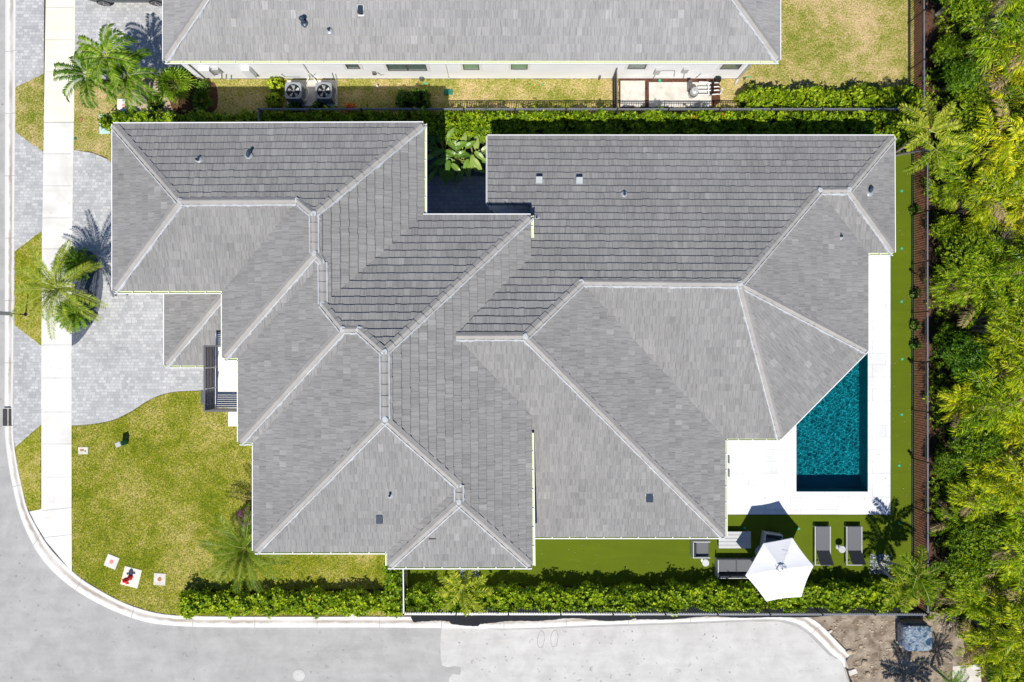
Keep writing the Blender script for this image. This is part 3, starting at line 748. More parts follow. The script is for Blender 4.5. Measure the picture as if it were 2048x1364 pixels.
# windows on the long walls (seen from a step aside)
def wall_window(parent, x, y, z, w, h, out, glass='glass', dark='bronze'):
    o = Vector((out[0], out[1], 0)); s = Vector((-o.y, o.x, 0)); c = Vector((x, y, z)) + o*.012
    m = MB(); f = .05
    for a, b in ((-1,-1),(1,-1)): pass
    m.bar(c - s*w/2 - Vector((0,0,h/2)), c + s*w/2 - Vector((0,0,h/2)), .06, f); m.bar(c - s*w/2 + Vector((0,0,h/2)), c + s*w/2 + Vector((0,0,h/2)), .06, f)
    m.bar(c - s*w/2 - Vector((0,0,h/2)), c - s*w/2 + Vector((0,0,h/2)), f, .06); m.bar(c + s*w/2 - Vector((0,0,h/2)), c + s*w/2 + Vector((0,0,h/2)), f, .06)
    if w > 1.4: m.bar(c - Vector((0,0,h/2)), c + Vector((0,0,h/2)), f, .06)
    fr = m.build('window', M[dark], parent)
    g2 = MB(); p = c + o*.008; g2.add([tuple(p - s*w/2 - Vector((0,0,h/2))), tuple(p + s*w/2 - Vector((0,0,h/2))), tuple(p + s*w/2 + Vector((0,0,h/2))), tuple(p - s*w/2 + Vector((0,0,h/2)))], [(0,1,2,3)])
    g2.build('pane', M[glass], fr); return fr
ysw = LN['SW'].y + .5
for px in (560, 650, 730): wall_window(house, G(px,1102,ZL)[0], ysw-.0, 4.6, 1.2, 1.3, (0,-1)); 
for px in (580, 700): wall_window(house, G(px,1102,ZL)[0], ysw, 1.7, 1.6, 1.5, (0,-1))
yr = G(0,1050,ZR)[1]
for px in (1120, 1230, 1340): wall_window(house, G(px,1050,ZR)[0], yr, 1.5, 1.8, 1.9, (0,-1))
yn = LN['A'].y - .5
for px in (320, 480, 640, 780): wall_window(house, G(px,248,ZL)[0], yn, 4.7, 1.1, 1.0, (0,1))
xw = LN['A'].x + .5
m = MB(); ya = G(0,330,ZL)[1]; yb = G(0,520,ZL)[1]
m.bbox(xw-.06, yb, 0, xw+.01, ya, 2.4, .02)
gd = m.build('garage_door', M['bronze'], house)
# ---------------------------------------------------------------- roof vents
def surf(px, py, d, e, ez):
    s = 1/PPM; E = (e-1024 if d in 'EW' else 682-e)*s*(1-ez/H); c = (px-1024 if d in 'EW' else 682-py)*s; sg = 1 if d in 'NE' else -1
    return G(px, py, (ez + SL*sg*(E-c))/(1 - SL*sg*c/H))
def pipe_vent(roof, p, r=.05, h=.28, mat='vent', cone=True):
    x, y, z = p; m = MB()
    if cone: m.lathe(x, y, [(r+.13, z-.05), (r+.11, z+.05), (r+.02, z+.10)], 14, 1)
    m.lathe(x, y, [(r, z), (r, z+h), (r-.012, z+h), (r-.012, z+h-.1)], 12, 0)
    return m.build('roof_vent', [M[mat], M['ventlight']], roof)
def box_vent(roof, p, w=.32, l=.42, h=.2, dirn=(0,-1), mat='ventlight'):
    x, y, z = p; dx, dy = dirn; m = MB()
    X0, X1, Y0, Y1 = x-w/2, x+w/2, y-l/2, y+l/2
    lowside = Y0 if dy < 0 else Y1; hiside = Y1 if dy < 0 else Y0
    zl = z - SL*l/2; zh = z + SL*l/2
    a = [(X0,hiside,zh-.1),(X1,hiside,zh-.1),(X1,lowside,zl-.1),(X0,lowside,zl-.1)]
    b = [(X0,hiside,zh+.10),(X1,hiside,zh+.10),(X1,lowside,zl+h+.14),(X0,lowside,zl+h+.14)]
    m.add(a+b, [(0,1,2,3),(4,7,6,5),(0,4,5,1),(1,5,6,2),(3,7,4,0)], 0); 
    q = .02*( -1 if dy < 0 else 1)
    m.add([(X0+.03,lowside-q,zl+.05),(X1-.03,lowside-q,zl+.05),(X1-.03,lowside-q,zl+h+.1),(X0+.03,lowside-q,zl+h+.1)], [(0,1,2,3)], 1)
    e = .035; m.add([(X0-e,hiside-(e if dy>0 else -e),zh+.075),(X1+e,hiside-(e if dy>0 else -e),zh+.075),(X1+e,lowside+(e if dy>0 else -e),zl+.045),(X0-e,lowside+(e if dy>0 else -e),zl+.045)], [(0,1,2,3) if dy>0 else (3,2,1,0)], 2)
    return m.build('roof_vent', [M[mat], M['black'], M['ventlight']], roof)
def goose(roof, p, r=.07, h=.3, dirn=(.3,1), mat='ventlight', mat2='vent'):
    x, y, z = p; d = Vector((dirn[0], dirn[1], 0)).normalized(); m = MB()
    m.lathe(x, y, [(r+.13, z-.06), (r+.11, z+.06), (r+.02, z+.11)], 14, 1)
    pts = [Vector((x,y,z)), Vector((x,y,z+h))] + [Vector((x,y,z+h)) + d*(.12*(1-math.cos(a))) + Vector((0,0,.12*math.sin(a))) for a in (.6,1.2,1.57,2.2,2.8)]
    m.tube(pts, r, 10, 0); return m.build('roof_vent', [M[mat2], M['ventlight']], roof)
pipe_vent(roofL, surf(398,321,'N',248,ZL)); goose(roofL, surf(498,314,'N',248,ZL), .075, .10, (.3,1))
pipe_vent(roofL, surf(781,989,'S',1101,ZL)); box_vent(roofL, surf(760,1037,'S',1101,ZL), .26, .34, .14, (0,-1), 'vent')
m = MB(); a = Vector(surf(858,1077,'S',1132,ZL)); b = Vector(surf(872,1077,'S',1132,ZL)); m.bar(a+Vector((0,0,.09)), b+Vector((0,0,.09)), .04, .03)
m.build('debris_strip', M['black'], roofL)
box_vent(roofR, surf(1078,362,'N',273,ZR), .28, .26, .24, (0,1), 'acshell'); box_vent(roofR, surf(1158,363,'N',273,ZR), .28, .26, .24, (0,1), 'acshell')
pipe_vent(roofR, surf(1248,390,'N',273,ZR)); pipe_vent(roofR, surf(1073,436,'N',273,ZR), .04, .2)
goose(roofR, surf(1737,385,'E',1787,ZR), .08, .06, (.4,1)); pipe_vent(roofR, surf(1680,473,'E',1734,ZR), .05, .22)
box_vent(roofR, surf(1298,995,'S',1072,ZR), .30, .34, .16, (0,-1), 'vent')

# ---------------------------------------------------------------- neighbour's house
nhl = (0, 16.0, 0)
nh = thing('neighbour_house', 'long single-storey neighbour house with pale grey tiled roof and white wall, across the picket fence', 'house', nhl)
U = Roof(M['tile_n'], 47)
a = Vector(G(329,120.5,ZR)); b = Vector(G(1558,120.5,ZR)); dep = 7.2; zr = ZR + SL*dep
U.N.update({'SW': a, 'SE': b, 'RW': Vector((a.x+dep, a.y+dep, zr)), 'RE': Vector((b.x-dep, b.y+dep, zr)), 'NW': Vector((a.x, a.y+2*dep, ZR)), 'NE': Vector((b.x, b.y+2*dep, ZR))})
for f in ('SW SE RE RW', 'SE NE RE', 'NE NW RW RE', 'NW SW RW'): U.facet(f)
for c in ('SW RW', 'SE RE', 'RW RE', 'NW RW', 'NE RE'): U.cap(c)
roofN = U.finish(nh)
gutter('gutter', roofN, a, b, (0,-1), w=.135); fascia(roofN, a, Vector((a.x, a.y+2*dep, ZR)), (-1,0)); fascia(roofN, b, Vector((b.x, b.y+2*dep, ZR)), (1,0))
p = surf(609,46,'S',124,ZR); m = MB(); m.lathe(p[0],p[1],[(.18,p[2]-.1),(.16,p[2]+.06),(.08,p[2]+.1),(.06,p[2]+.42),(.10,p[2]+.44),(.12,p[2]+.52),(.07,p[2]+.58),(.01,p[2]+.6)],16)
m.build('roof_vent', M['vent'], roofN)
pipe_vent(roofN, surf(659,62,'S',124,ZR), .05, .25); box_vent(roofN, surf(722,22,'S',124,ZR), .22, .36, .2, (0,-1), 'vent')
wx0, wy = G2(396,157); wx1, _ = G2(1478,157); m = MB()
m.prism([(wx0,wy),(wx1,wy),(wx1,b.y+2*dep-.6),(wx0,b.y+2*dep-.6)], 0, ZR-.12)
m.build('wall', M['stucco'], nh)
def wx(px, z): return (px-1024)*(1-z/H)/PPM
def zat(py):    # height on the wall plane y=wy seen at photo row py
    return H*(1 - wy*PPM/(682-py))
def nwin(xa, xb, yb, glass, two=False):
    z0 = zat(yb); z1 = 2.75; x0 = wx(xa, z0); x1 = wx(xb, z0); zc = (z0+z1)/2
    m = MB(); t = .14
    m.box(x0-t, wy-.03, z0-t, x1+t, wy+.01, z0); m.box(x0-t, wy-.03, z0, x0, wy+.01, z1); m.box(x1, wy-.03, z0, x1+t, wy+.01, z1)
    m.build('window_surround', M['white'], nh)
    m = MB(); f = .05
    m.box(x0, wy-.045, z0, x1, wy-.002, z0+f); m.box(x0, wy-.045, z0+f, x0+f, wy-.002, z1-f); m.box(x1-f, wy-.045, z0+f, x1, wy-.002, z1-f); m.box(x0, wy-.045, z1-f, x1, wy-.002, z1)
    if two: m.box((x0+x1)/2-.04, wy-.045, z0+f, (x0+x1)/2+.04, wy-.002, z1-f)
    fr = m.build('window', M['bronze'], nh)
    m = MB(); m.add([(x0,wy-.012,z0),(x1,wy-.012,z0),(x1,wy-.012,z1),(x0,wy-.012,z1)], [(0,1,2,3)]); m.build('pane', M[glass], fr)
nwin(695,721,136,'glass'); nwin(777,855,140,'glass',True); nwin(927,959,138,'greenglass'); nwin(1022,1055,137.5,'greenglass'); nwin(1254,1290,136.5,'glass'); nwin(1439,1477,137,'glass')
m = MB()
for px, z1 in ((898,3.2),):
    x = wx(px, 0); m.tube([(x,wy-.05,.05),(x,wy-.05,ZR-.25)], .025, 6)
m.build('downspout', M['pvc'], nh)
m = MB(); x = wx1-.08; m.bar((x,wy-.05,.1),(x,wy-.05,ZR-.2),.08,.06); m.bar((x,wy-.05,.1),(x-.12,wy-.3,.05),.08,.06); m.build('downspout', M['lgrey'], nh)
m = MB(); x = wx(416,0); m.bar((x-.1,wy-.04,.1),(x-.1,wy-.04,ZR-.2),.05,.05); m.build('downspout', M['bronze'], nh)
# meters, boxes and conduits fixed to the wall
def wbox(name, px0, px1, z0, z1, d, mat):
    m = MB(); xa = wx(px0,(z0+z1)/2); xb = wx(px1,(z0+z1)/2); m.bbox(xa, wy-d, z0, xb, wy-.001, z1, .01); return m.build(name, M[mat], nh)
wbox('meter_box', 403,424, .9,1.7,.22,'white'); wbox('meter_box', 427,440,1.1,1.6,.15,'lgrey'); wbox('meter_box', 490,506,.7,1.8,.25,'white')
wbox('meter_box', 1309,1320,.9,1.5,.14,'lgrey'); wbox('meter_box', 1365,1376,1.1,1.6,.14,'lgrey'); wbox('lamp_box', 745,752,.8,1.05,.12,'bronze'); wbox('lamp_box', 1197,1201,.1,.5,.1,'bronze')
for pts in ([(443,.9),(443,.05)],[(452,.7),(452,.05),(470,.05)],[(462,.6),(462,.03)],[(562,.75),(570,.35),(600,.3)],[(630,.8),(625,.4)],[(1313,.9),(1306,.05)],[(1320,1.2),(1350,1.2),(1348,.4)],[(1370,1.1),(1366,.05)],[(1402,.8),(1392,.2)],[(664,.9),(668,.0)],[(755,.95),(762,.6),(768,.65)]):
    m = MB(); m.tube([(wx(x,z), wy-.04, z) for x, z in pts], .016, 5); m.build('conduit', M['grey'], nh)

# ---------------------------------------------------------------- fences
FH = 1.5
def fence(name, label, pts, loc=None, h=FH, hid=(), group='black picket fences', spacing=.115):
    a0 = G(*pts[0]); t = thing(name, label, 'fence', a0, group)
    rail = MB(); 
    for (pa, pb) in zip(pts, pts[1:]):
        a = Vector(G(*pa)); b = Vector(G(*pb)); L = (b-a).length; d = (b-a).normalized()
        rail.bar(a+Vector((0,0,h)), b+Vector((0,0,h)), .055, .035)
        rail.bar(a+Vector((0,0,h-.17)), b+Vector((0,0,h-.17)), .03, .03); rail.bar(a+Vector((0,0,.12)), b+Vector((0,0,.12)), .03, .03)
        nb = max(1, round(L/2.45))
        for k in range(nb):
            p = MB(); n = int(L/nb/spacing)
            for i in range(1, n):
                c = a + d*(L*k/nb + i*(L/nb)/n); p.bar(c+Vector((0,0,.06)), c+Vector((0,0,h-.01)), .026, .026)
            p.build('picket_panel', M['black'], t)
        for k in range(nb+1):
            c = a + d*(L*k/nb); p = MB(); p.bar(c, c+Vector((0,0,h+.02)), .06, .06)
            p.add([tuple(c+Vector((-.04,-.04,h+.021))),tuple(c+Vector((.04,-.04,h+.021))),tuple(c+Vector((.04,.04,h+.021))),tuple(c+Vector((-.04,.04,h+.021))),tuple(c+Vector((0,0,h+.06)))],[(0,1,4),(1,2,4),(2,3,4),(3,0,4),(3,2,1,0)])
            p.build('post', M['black'], t)
    rail.build('rail', M['darkrail'], t)
    return t
fence('picket_fence', 'black picket fence on the boundary between the main house and the white neighbour wall', [(537,290),(537,236),(1818,236)])
fence('picket_fence', 'black picket fence along the east side of the neighbour lawn', [(1816,235),(1815,-330)])
fence('picket_fence', 'long black picket fence between the artificial turf and the jungle', [(1822,238),(1823,1206)])
fence('picket_fence', 'black picket fence behind the south hedge beside the kerb', [(1822,1208),(816,1207),(815,1118)])
t = thing('garden_gate', 'dark metal gate standing square to the neighbour white wall', 'gate', G(1225,160))
m = MB(); a = Vector(G(1225,160)); b = Vector(G(1226,233))
for z in (.1,.8,1.5): m.bar(a+Vector((0,0,z)), b+Vector((0,0,z)), .05, .05)
for c in (a, b): m.bar(c, c+Vector((0,0,1.58)), .07, .07)
m.build('gate_frame', M['bronze'], t)
m = MB(); n = 16
for i in range(1, n): c = a + (b-a)*i/n; m.bar(c+Vector((0,0,.1)), c+Vector((0,0,1.5)), .04, .03)
m.build('picket_panel', M['black'], t)
# silt fabric
t = MB(); r = random.Random(3); xs = np.linspace(822, 1800, 220); rows = []
for i, x in enumerate(xs):
    f = (x-822)/978; wv = 3.2*math.sin(x*.021)+2.2*math.sin(x*.047+1)+r.uniform(-.6,.6)
    yo = 1246 - 16*f + wv*(1-f*.7) + (4 if 900 < x < 960 else 0); yo = max(yo, 1229)
    if i == 0: yo = 1236
    rows.append([G(x,1210,.62), G(x,1213,.40+.03*r.random()), G(x,(1214+yo)/2+r.uniform(-1,1),.14+.05*r.random()), G(x,yo-3,.05+.03*r.random()), G(x,yo,.02)])
for i in range(len(rows)-1):
    for k in range(4): t.add([rows[i][k], rows[i][k+1], rows[i+1][k+1], rows[i+1][k]], [(0,1,2,3)])
for i in range(0, len(rows), 17):
    p = rows[i]; t.bar((p[0][0],p[0][1]-.02,0),(p[0][0],p[0][1]-.05,.75),.04,.04)
tag(t.build('silt_fence', M['fabric_black']), 'wavy black silt fabric lying along the outside of the south picket fence', 'silt fence')

# ---------------------------------------------------------------- neighbour's side yard
def pad(name, x0, y0, x1, y1, z, label, mat='pad'):
    m = MB(); a = G(x0,y1,z); b = G(x1,y0,z); m.bbox(a[0],a[1],-.05,b[0],b[1],z,.012); return tag(m.build(name, M[mat]), label, 'concrete slab')
pad('concrete_slab', 574,160,674,212,.09,'concrete slab under the two neighbour air conditioners')
pad('concrete_slab', 1241,161,1290,213,.08,'square pale slab just right of the neighbour gate')
pad('concrete_slab', 1298,164,1423,214,.08,'long pale slab carrying the neighbour pool pump')
def condenser(px, py, label):
    H0 = .95; x, y, _ = G(px, py, H0); t = thing('air_conditioner', label, 'air conditioner', (x,y,.09), 'neighbour air conditioners')
    w = .40; c = .09
    def ring(ww, z, cc): return [(x-ww+cc,y-ww,z),(x+ww-cc,y-ww,z),(x+ww-cc*.3,y-ww+cc*.3,z),(x+ww,y-ww+cc,z),(x+ww,y+ww-cc,z),(x+ww-cc*.3,y+ww-cc*.3,z),(x+ww-cc,y+ww,z),(x-ww+cc,y+ww,z),(x-ww+cc*.3,y+ww-cc*.3,z),(x-ww,y+ww-cc,z),(x-ww,y-ww+cc,z),(x-ww+cc*.3,y-ww+cc*.3,z)]
    m = MB(); m.loft([ring(w-.03,.1,c), ring(w-.03,H0-.12,c)]); m.build('coil_body', M['black'], t)
    m = MB()
    for sx in (-1,1):
        for sy in (-1,1): m.bar((x+sx*(w-.06),y+sy*(w-.06),.09),(x+sx*(w-.06),y+sy*(w-.06),H0-.08),.1,.1)
    for k in range(9):
        z = .16+k*.075
        for rr in (ring(w-.012,z,c),):
            for i in range(12): m.bar(rr[i], rr[(i+1)%12], .012, .012)
    m.build('side_grille', M['grey'], t)
    # top lid with round opening
    m = MB(); n = 36; o = []; q = []
    for k in range(n):
        a = 2*math.pi*k/n; ca, sa = math.cos(a), math.sin(a); s = (w+.005)/max(abs(ca),abs(sa)); s = min(s, (w+.005)*1.27)
        o.append((x+ca*s,y+sa*s)); q.append((x+ca*.335,y+sa*.335))
    m.loft([[(a,b,H0-.10) for a,b in o], [(a,b,H0-.02) for a,b in o], [(x+(a-x)*.96,y+(b-y)*.96,H0) for a,b in o], [(a,b,H0-.01) for a,b in q], [(a,b,H0-.12) for a,b in q]], cap=False)
    m.build('top_panel', M['acshell'], t)
    m = MB(); m.lathe(x, y, [(.335,H0-.24),(.33,H0-.235)], 24); m.build('fan_well', M['black'], t)
    m = MB()
    for k in range(5):
        a = 2*math.pi*k/5+.3; pts = []
        for rr, w2, tw in ((.06,.30,.02),(.30,.42,.035)):
            for s in (-1,1): pts.append((x+rr*math.cos(a+s*w2*.9),y+rr*math.sin(a+s*w2*.9),H0-.10+s*tw))
        m.add(pts, [(0,2,3,1)])
    m.lathe(x, y, [(.05,H0-.2),(.055,H0-.07),(.02,H0-.06)], 12)
    m.build('fan', M['lgrey'], t)
    m = MB()
    for rr in (.10,.20,.30):
        pts = [(x+rr*math.cos(2*math.pi*k/28),y+rr*math.sin(2*math.pi*k/28),H0+.012) for k in range(29)]; m.tube(pts, .004, 4)
    for k in range(8):
        a = 2*math.pi*k/8; m.tube([(x+.05*math.cos(a),y+.05*math.sin(a),H0+.012),(x+.31*math.cos(a),y+.31*math.sin(a),H0+.005)], .004, 4)
    m.build('fan_grille', M['black'], t)
condenser(586,181,'left of the two grey air conditioners on the slab by the neighbour wall')
condenser(647,181,'right of the two grey air conditioners on the slab by the neighbour wall')
m = MB()
m.tube([(wx(600,2.6),wy-.05,2.6),(wx(614,1.2),wy-.05,1.1),(wx(617,.5),wy-.07,.4),G(612,165,.12),G(617,185,.12),G(614,198,.15),G(607,201,.3)], .035, 8)
m.tube([(wx(617,.9),wy-.05,.9),G(628,158,.25),G(634,166,.2)], .035, 8)
m.tube([(wx(668,1),wy-.05,.8),G(672,160,.15),G(673,185,.12),G(669,198,.25)], .02, 8)
tag(m.build('refrigerant_pipes', M['pvc']), 'white insulated pipes looping between the two air conditioners and the wall', 'pipe')
m = MB(); q = G(755,174); m.tube([(q[0],q[1],0),(q[0],q[1],.25)],.03,8); m.tube([(q[0],q[1],.25),(q[0]+.05,q[1]-.06,.28)],.04,8); tag(m.build('cleanout_pipe', M['pvc']),'short white pipe standing in the shaded side grass','pipe')
m = MB(); q = G(844,158); m.lathe(q[0],q[1],[(.13,0),(.12,.2),(.05,.28),(0,.29)],12); tag(m.build('garden_rock', M['bronze']),'dark round cover against the neighbour wall below the wide window','cover')
# pool equipment
t = thing('pool_equipment', 'pool pump, filter drum and white pipes at the right end of the long slab', 'pool pump', G(1400,180))
m = MB(); a = G(1374,183,.12); b = G(1381,165,.12); m.bbox(a[0],a[1],.08,b[0],b[1],.55,.02); m.build('control_box', M['bronze'], t)
x,y,_ = G(1391,180,.8); m = MB(); m.lathe(x,y,[(.19,.08),(.21,.15),(.21,.62),(.17,.75),(.06,.80),(.05,.86),(.0,.86)],22); m.build('filter_drum', M['lgrey'], t)
m = MB(); m.lathe(x,y,[(.215,.4),(.225,.41),(.225,.46),(.215,.47)],22); m.build('clamp_ring', M['black'], t)
m = MB()
for yy in (166,174,181,189): m.tube([G(1396+(yy%3),yy,.3),G(1425,yy,.3),G(1436,yy-1,.28),G(1439,yy,.12)], .03, 8)
m.tube([G(1398,164,.5),G(1416,164,.5),G(1418,190,.35)], .03, 8); m.tube([G(1440,188,.1),G(1445,178,.6)], .035, 8)
m.build('pipe', M['pvc'], t)
m = MB()
for px,py in ((1424,174),(1424,182),(1421,188),(1425,166)): q = G(px,py,.3); m.bbox(q[0]-.07,q[1]-.05,.2,q[0]+.07,q[1]+.05,.42,.02)
q = G(1437,158,.5); m.bbox(q[0]-.12,q[1]-.1,.1,q[0]+.12,q[1]+.1,.6,.03)
m.build('valve', M['black'], t)
m = MB(); q = G(1382,193,.12); m.lathe(q[0],q[1],[(.12,.08),(.10,.2),(.02,.26)],5); m.build('pump_cap', M['sand'], t)

# small lids, markers and boxes in the grass
def disc(name, px, py, r, z, mat, label, cat, group=None, n=16, ring=None):
    x, y, _ = G(px,py); m = MB(); m.lathe(x,y,[(r,0),(r,z-.006),(r*.92,z),(r*.3,z+.002)],n)
    if ring: m.lathe(x,y,[(r*.45,z),(r*.45,z+.014),(r*.3,z+.016)],n,1)
    o = m.build(name, [M[mat], M[ring or mat]]); return tag(o, label, cat, group)
disc('inspection_port',162,239,.10,.05,'rust','round reddish cap in the grass beside the cream pavement','drain cap')
disc('irrigation_valve',151,277,.07,.05,'dteal','dark green valve lid on the edge of the white pavement','irrigation cap')
GL = [(1803,382,'beside the small hip at the rear roof corner'),(1803,497,'level with the rear roof inner corner and deck top'),(1803,603,'on the turf second below the deck top'),(1804,718,'level with the top corner of the pool'),(1803,829,'level with the middle of the pool'),(1798,931,'level with the bottom third of the pool'),
      (1798,1046,'nearest the twin palms by the deck corner'),(1597,1057,'on the turf beside the umbrella and first lounger'),(1489,1056,'in the umbrella shade above the coffee table')]
for px, py, l in GL: disc('yard_drain',px,py,.065,.035,'teal','small bright green drain lid '+l,'drain lid','green drain lids on the turf')
disc('yard_drain',1319,162,.07,.10,'teal','bright green lid on the top edge of the long slab','drain lid','green lids in the neighbour yard')
disc('yard_drain',1086,170,.05,.04,'teal','bright green lid in the dry grass left of the gate','drain lid','green lids in the neighbour yard')
disc('yard_drain',1496,154,.05,.04,'teal','bright green lid at the right end of the neighbour wall','drain lid','green lids in the neighbour yard')
disc('yard_drain',851,167,.06,.04,'teal','dark green lid beside the shrubs in the shade','drain lid','green lids in the neighbour yard')
def lidbox(name, px, py, w, l, rot, mat, label, cat, z=.05, b=.02):
    x,y,_ = G(px,py); o = thing(name,label,cat,(x,y,0)) if False else None
    c, s = math.cos(rot), math.sin(rot); m = MB()
    def ring(k, zz): return [(x+(u*c-v*s), y+(u*s+v*c), zz) for u, v in ((-w/2+k,-l/2+k),(w/2-k,-l/2+k),(w/2-k,l/2-k),(-w/2+k,l/2-k))]
    m.loft([ring(0,-.02), ring(0,z-.012), ring(b,z), ring(b*2,z-.004)]); return tag(m.build(name, M[mat]), label, cat)
lidbox('irrigation_box',897,184,.42,.28,0,'dteal','green irrigation box lid in the sunlit dry grass','irrigation box')
lidbox('utility_vault',217,248,.85,.98,.03,'palegreen','pale teal utility vault lid in the grass beside the garage roof','utility lid',.09,.04)
o = lidbox('transformer_pad',247,212,.40,.60,.0,'white','white box with red lettering under the palms','utility box',.22)
m = MB()
for k in range(3):
    q = G(246.5,208.5+k*3.1,.225); m.box(q[0]-.055,q[1]-.022,.221,q[0]+.055,q[1]+.022,.224)
m.build('red_lettering', M['red'], o)
o = lidbox('water_meter',167,901,.50,.36,.02,'pad','pale concrete meter lid with two small covers near the pavement','meter box',.05)
m = MB(); q = G(165,900); m.box(q[0]-.09,q[1]-.05,.051,q[0]+.09,q[1]+.05,.058); m.build('cover', M['rust'], o)
m = MB(); q = G(171.5,902); m.lathe(q[0],q[1],[(.04,.05),(.04,.06),(.01,.062)],10); m.build('cover', M['dteal'], o)
# green utility pedestal
t = thing('utility_pedestal','grey-green utility pedestal with a pale sloped top standing on the front lawn','utility box',G(251,885))
x,y,_ = G(251,885); m = MB(); rot = .35
c,s = math.cos(rot), math.sin(rot)
def rr(w,l,z,ox=0,oy=0): return [(x+ox+(u*c-v*s), y+oy+(u*s+v*c), z) for u,v in ((-w,-l),(w,-l),(w,l),(-w,l))]
m.loft([rr(.13,.11,0),rr(.13,.11,.62),rr(.115,.095,.68)]); m.build('cabinet', M['dteal'], t)
m = MB(); m.loft([rr(.14,.12,.66),rr(.14,.12,.72),rr(.12,.10,.75)]); m.build('cap', M['lgrey'], t)
# concrete squares and hydrant
def square(px, py, w, rot, label, mat):
    x,y,_ = G(px,py); o = lidbox('valve_pad',px,py,w,w,rot,'pad' if mat=='rust' else 'concrete',label,'concrete pad',.05)
    m = MB(); m.lathe(x,y,[(.10,.04),(.10,.062),(.07,.068),(.02,.066)],14); m.build('valve_cap', M[mat], o); return o
square(224,1123,.62,-.38,'tilted white pad with a red cap, left of the hydrant','pink')
square(320,1158,.60,-.06,'grey pad with a rusty cap, right of the hydrant','rust')
lidbox('hydrant_pad',263,1154,.88,.94,-.25,'cream','cream concrete pad under the red hydrant','concrete pad',.05)
t = thing('fire_hydrant','red fire hydrant on a cream pad at the street corner','fire hydrant',G(262,1154))
x,y,_ = G(262,1154); m = MB()
m.lathe(x,y,[(.14,.05),(.14,.10),(.10,.11),(.10,.46),(.135,.47),(.135,.52),(.115,.53),(.11,.60),(.075,.70),(.03,.745),(.0,.75)],20); m.build('barrel', M['red'], t)
m = MB(); m.lathe(x,y,[(.035,.74),(.03,.80),(.0,.80)],6); m.build('operating_nut', M['red'], t)
for dx,dy,r in ((1,.1,.055),(-1,-.1,.055),(.1,-1,.075)):
    d = Vector((dx,dy,0)).normalized(); m = MB(); p = Vector((x,y,.40)); m.tube([p+d*.08,p+d*.17,p+d*.17,p+d*.215],[r*.8,r*.8,r*1.15,r*1.1],10); m.build('nozzle', M['red'], t)
# storm drain
t = thing('storm_drain','rusty cast-iron storm drain grate in the left kerb','drain',G(16,835))
a = G(5,852); b = G(27,817); m = MB()
m.box(a[0],a[1],-.10,b[0],b[1],-.02)
m.build('frame', M['black'], t)
m = MB(); n = 16
for i in range(n): 
    yy = a[1]+(b[1]-a[1])*(i+.5)/n; m.box(a[0]+.02,yy-.013,-.018,b[0]-.02,yy+.013,-.004)
m.build('grate', M['bronze'], t)
m = MB(); xc = (a[0]+b[0])/2; m.box(xc-.02,a[1],-.0035,xc+.02,b[1],.002); m.box(a[0]-.02,a[1]-.03,-.05,b[0]+.02,a[1],.003); m.box(a[0]-.02,b[1],-.05,b[0]+.02,b[1]+.03,.003); m.build('crossbar', M['pad'], t)
# mailbox
t = thing('signpost','slim black signpost on the verge beside the date palm at the left edge','signpost',G(52,629))
x,y,_ = G(52,629); m = MB(); m.tube([(x,y,0),(x,y,1.2)],.03,8); m.tube([(x,y,0),(x,y,.05)],.09,10); m.build('post', M['black'], t)
m = MB(); m.bbox(x-.025,y-.09,1.15,x+.025,y+.09,2.05,.01); m.build('sign_board', M['grey'], t)
# manhole
x,y,_ = G(596,1353); m = MB()
m.lathe(x,y,[(.30,-.16),(.30,-.146),(.285,-.140),(.265,-.140),(.26,-.149),(.225,-.149),(.22,-.141),(.20,-.141),(.195,-.148),(.10,-.148),(.095,-.143),(.07,-.143),(.065,-.148),(0,-.148)],32,0)
tag(m.build('manhole',[M['road_new'],M['pad']]),'round iron manhole cover in the grey road at the bottom edge','manhole cover')
for i,(x0,y0) in enumerate(((1082,1281),(1109,1280))):       # scraped oval marks in the pale paving
    m = MB(); r = random.Random(i); pts = []
    for k in range(25):
        aa = 2*math.pi*k/24; pts.append((*G2(x0+7*math.cos(aa)+4*math.sin(aa)*-.3+r.uniform(-.6,.6), y0+17*math.sin(aa)+r.uniform(-.8,.8)), -.148))
    m.tube(pts, .012, 4); tag(m.build('road_mark', M['road']), ('left' if i==0 else 'right')+' of two thin oval rings scratched in the pale paving', 'road mark')

# balcony over the entry: white floor inside a slatted railing (part of the house)
ZB, ZT = 4.20, 5.42
bal = MB(); a = G(430,818,ZB); b = G(500,667,ZB); bal.bbox(a[0]+.02, a[1]+.06, ZB-.28, b[0], b[1], ZB, .015)
balc = bal.build('balcony', M['porch'], house)
m = MB(); a = G(437,812,ZB); b = G(500,672,ZB); m.prism([(a[0],a[1]),(b[0],a[1]),(b[0],b[1]),(a[0],b[1])], 0, ZB-.29); m.build('wall', M['stucco'], house)
x = G(408.8,0,ZT)[0]; ya = G(0,692,ZT)[1]; yb = G(0,822,ZT)[1]; xe = G(500,0,ZT)[0]; xn = G(455,0,ZT)[0]
def slats(name, boxes):
    m = MB()
    for i in range(7):
        z = ZB+.10+i*.165
        for (x0,y0,x1,y1) in boxes: m.box(x0,y0,z,x1,y1,z+.07)
    return m.build(name, M['bronze'], balc)
slats('railing_panel', [(x-.02,yb,x+.02,ya)]); slats('railing_panel', [(x+.025,yb-.02,xe,yb+.02)]); slats('railing_panel', [(x+.025,ya-.02,xn,ya+.02)])
m = MB(); m.bar((x,yb,ZT),(x,ya,ZT),.07,.04); m.bar((x+.036,yb,ZT),(xe,yb,ZT),.07,.04); m.bar((x+.036,ya,ZT),(xn,ya,ZT),.07,.04); m.build('handrail', M['bronze'], balc)
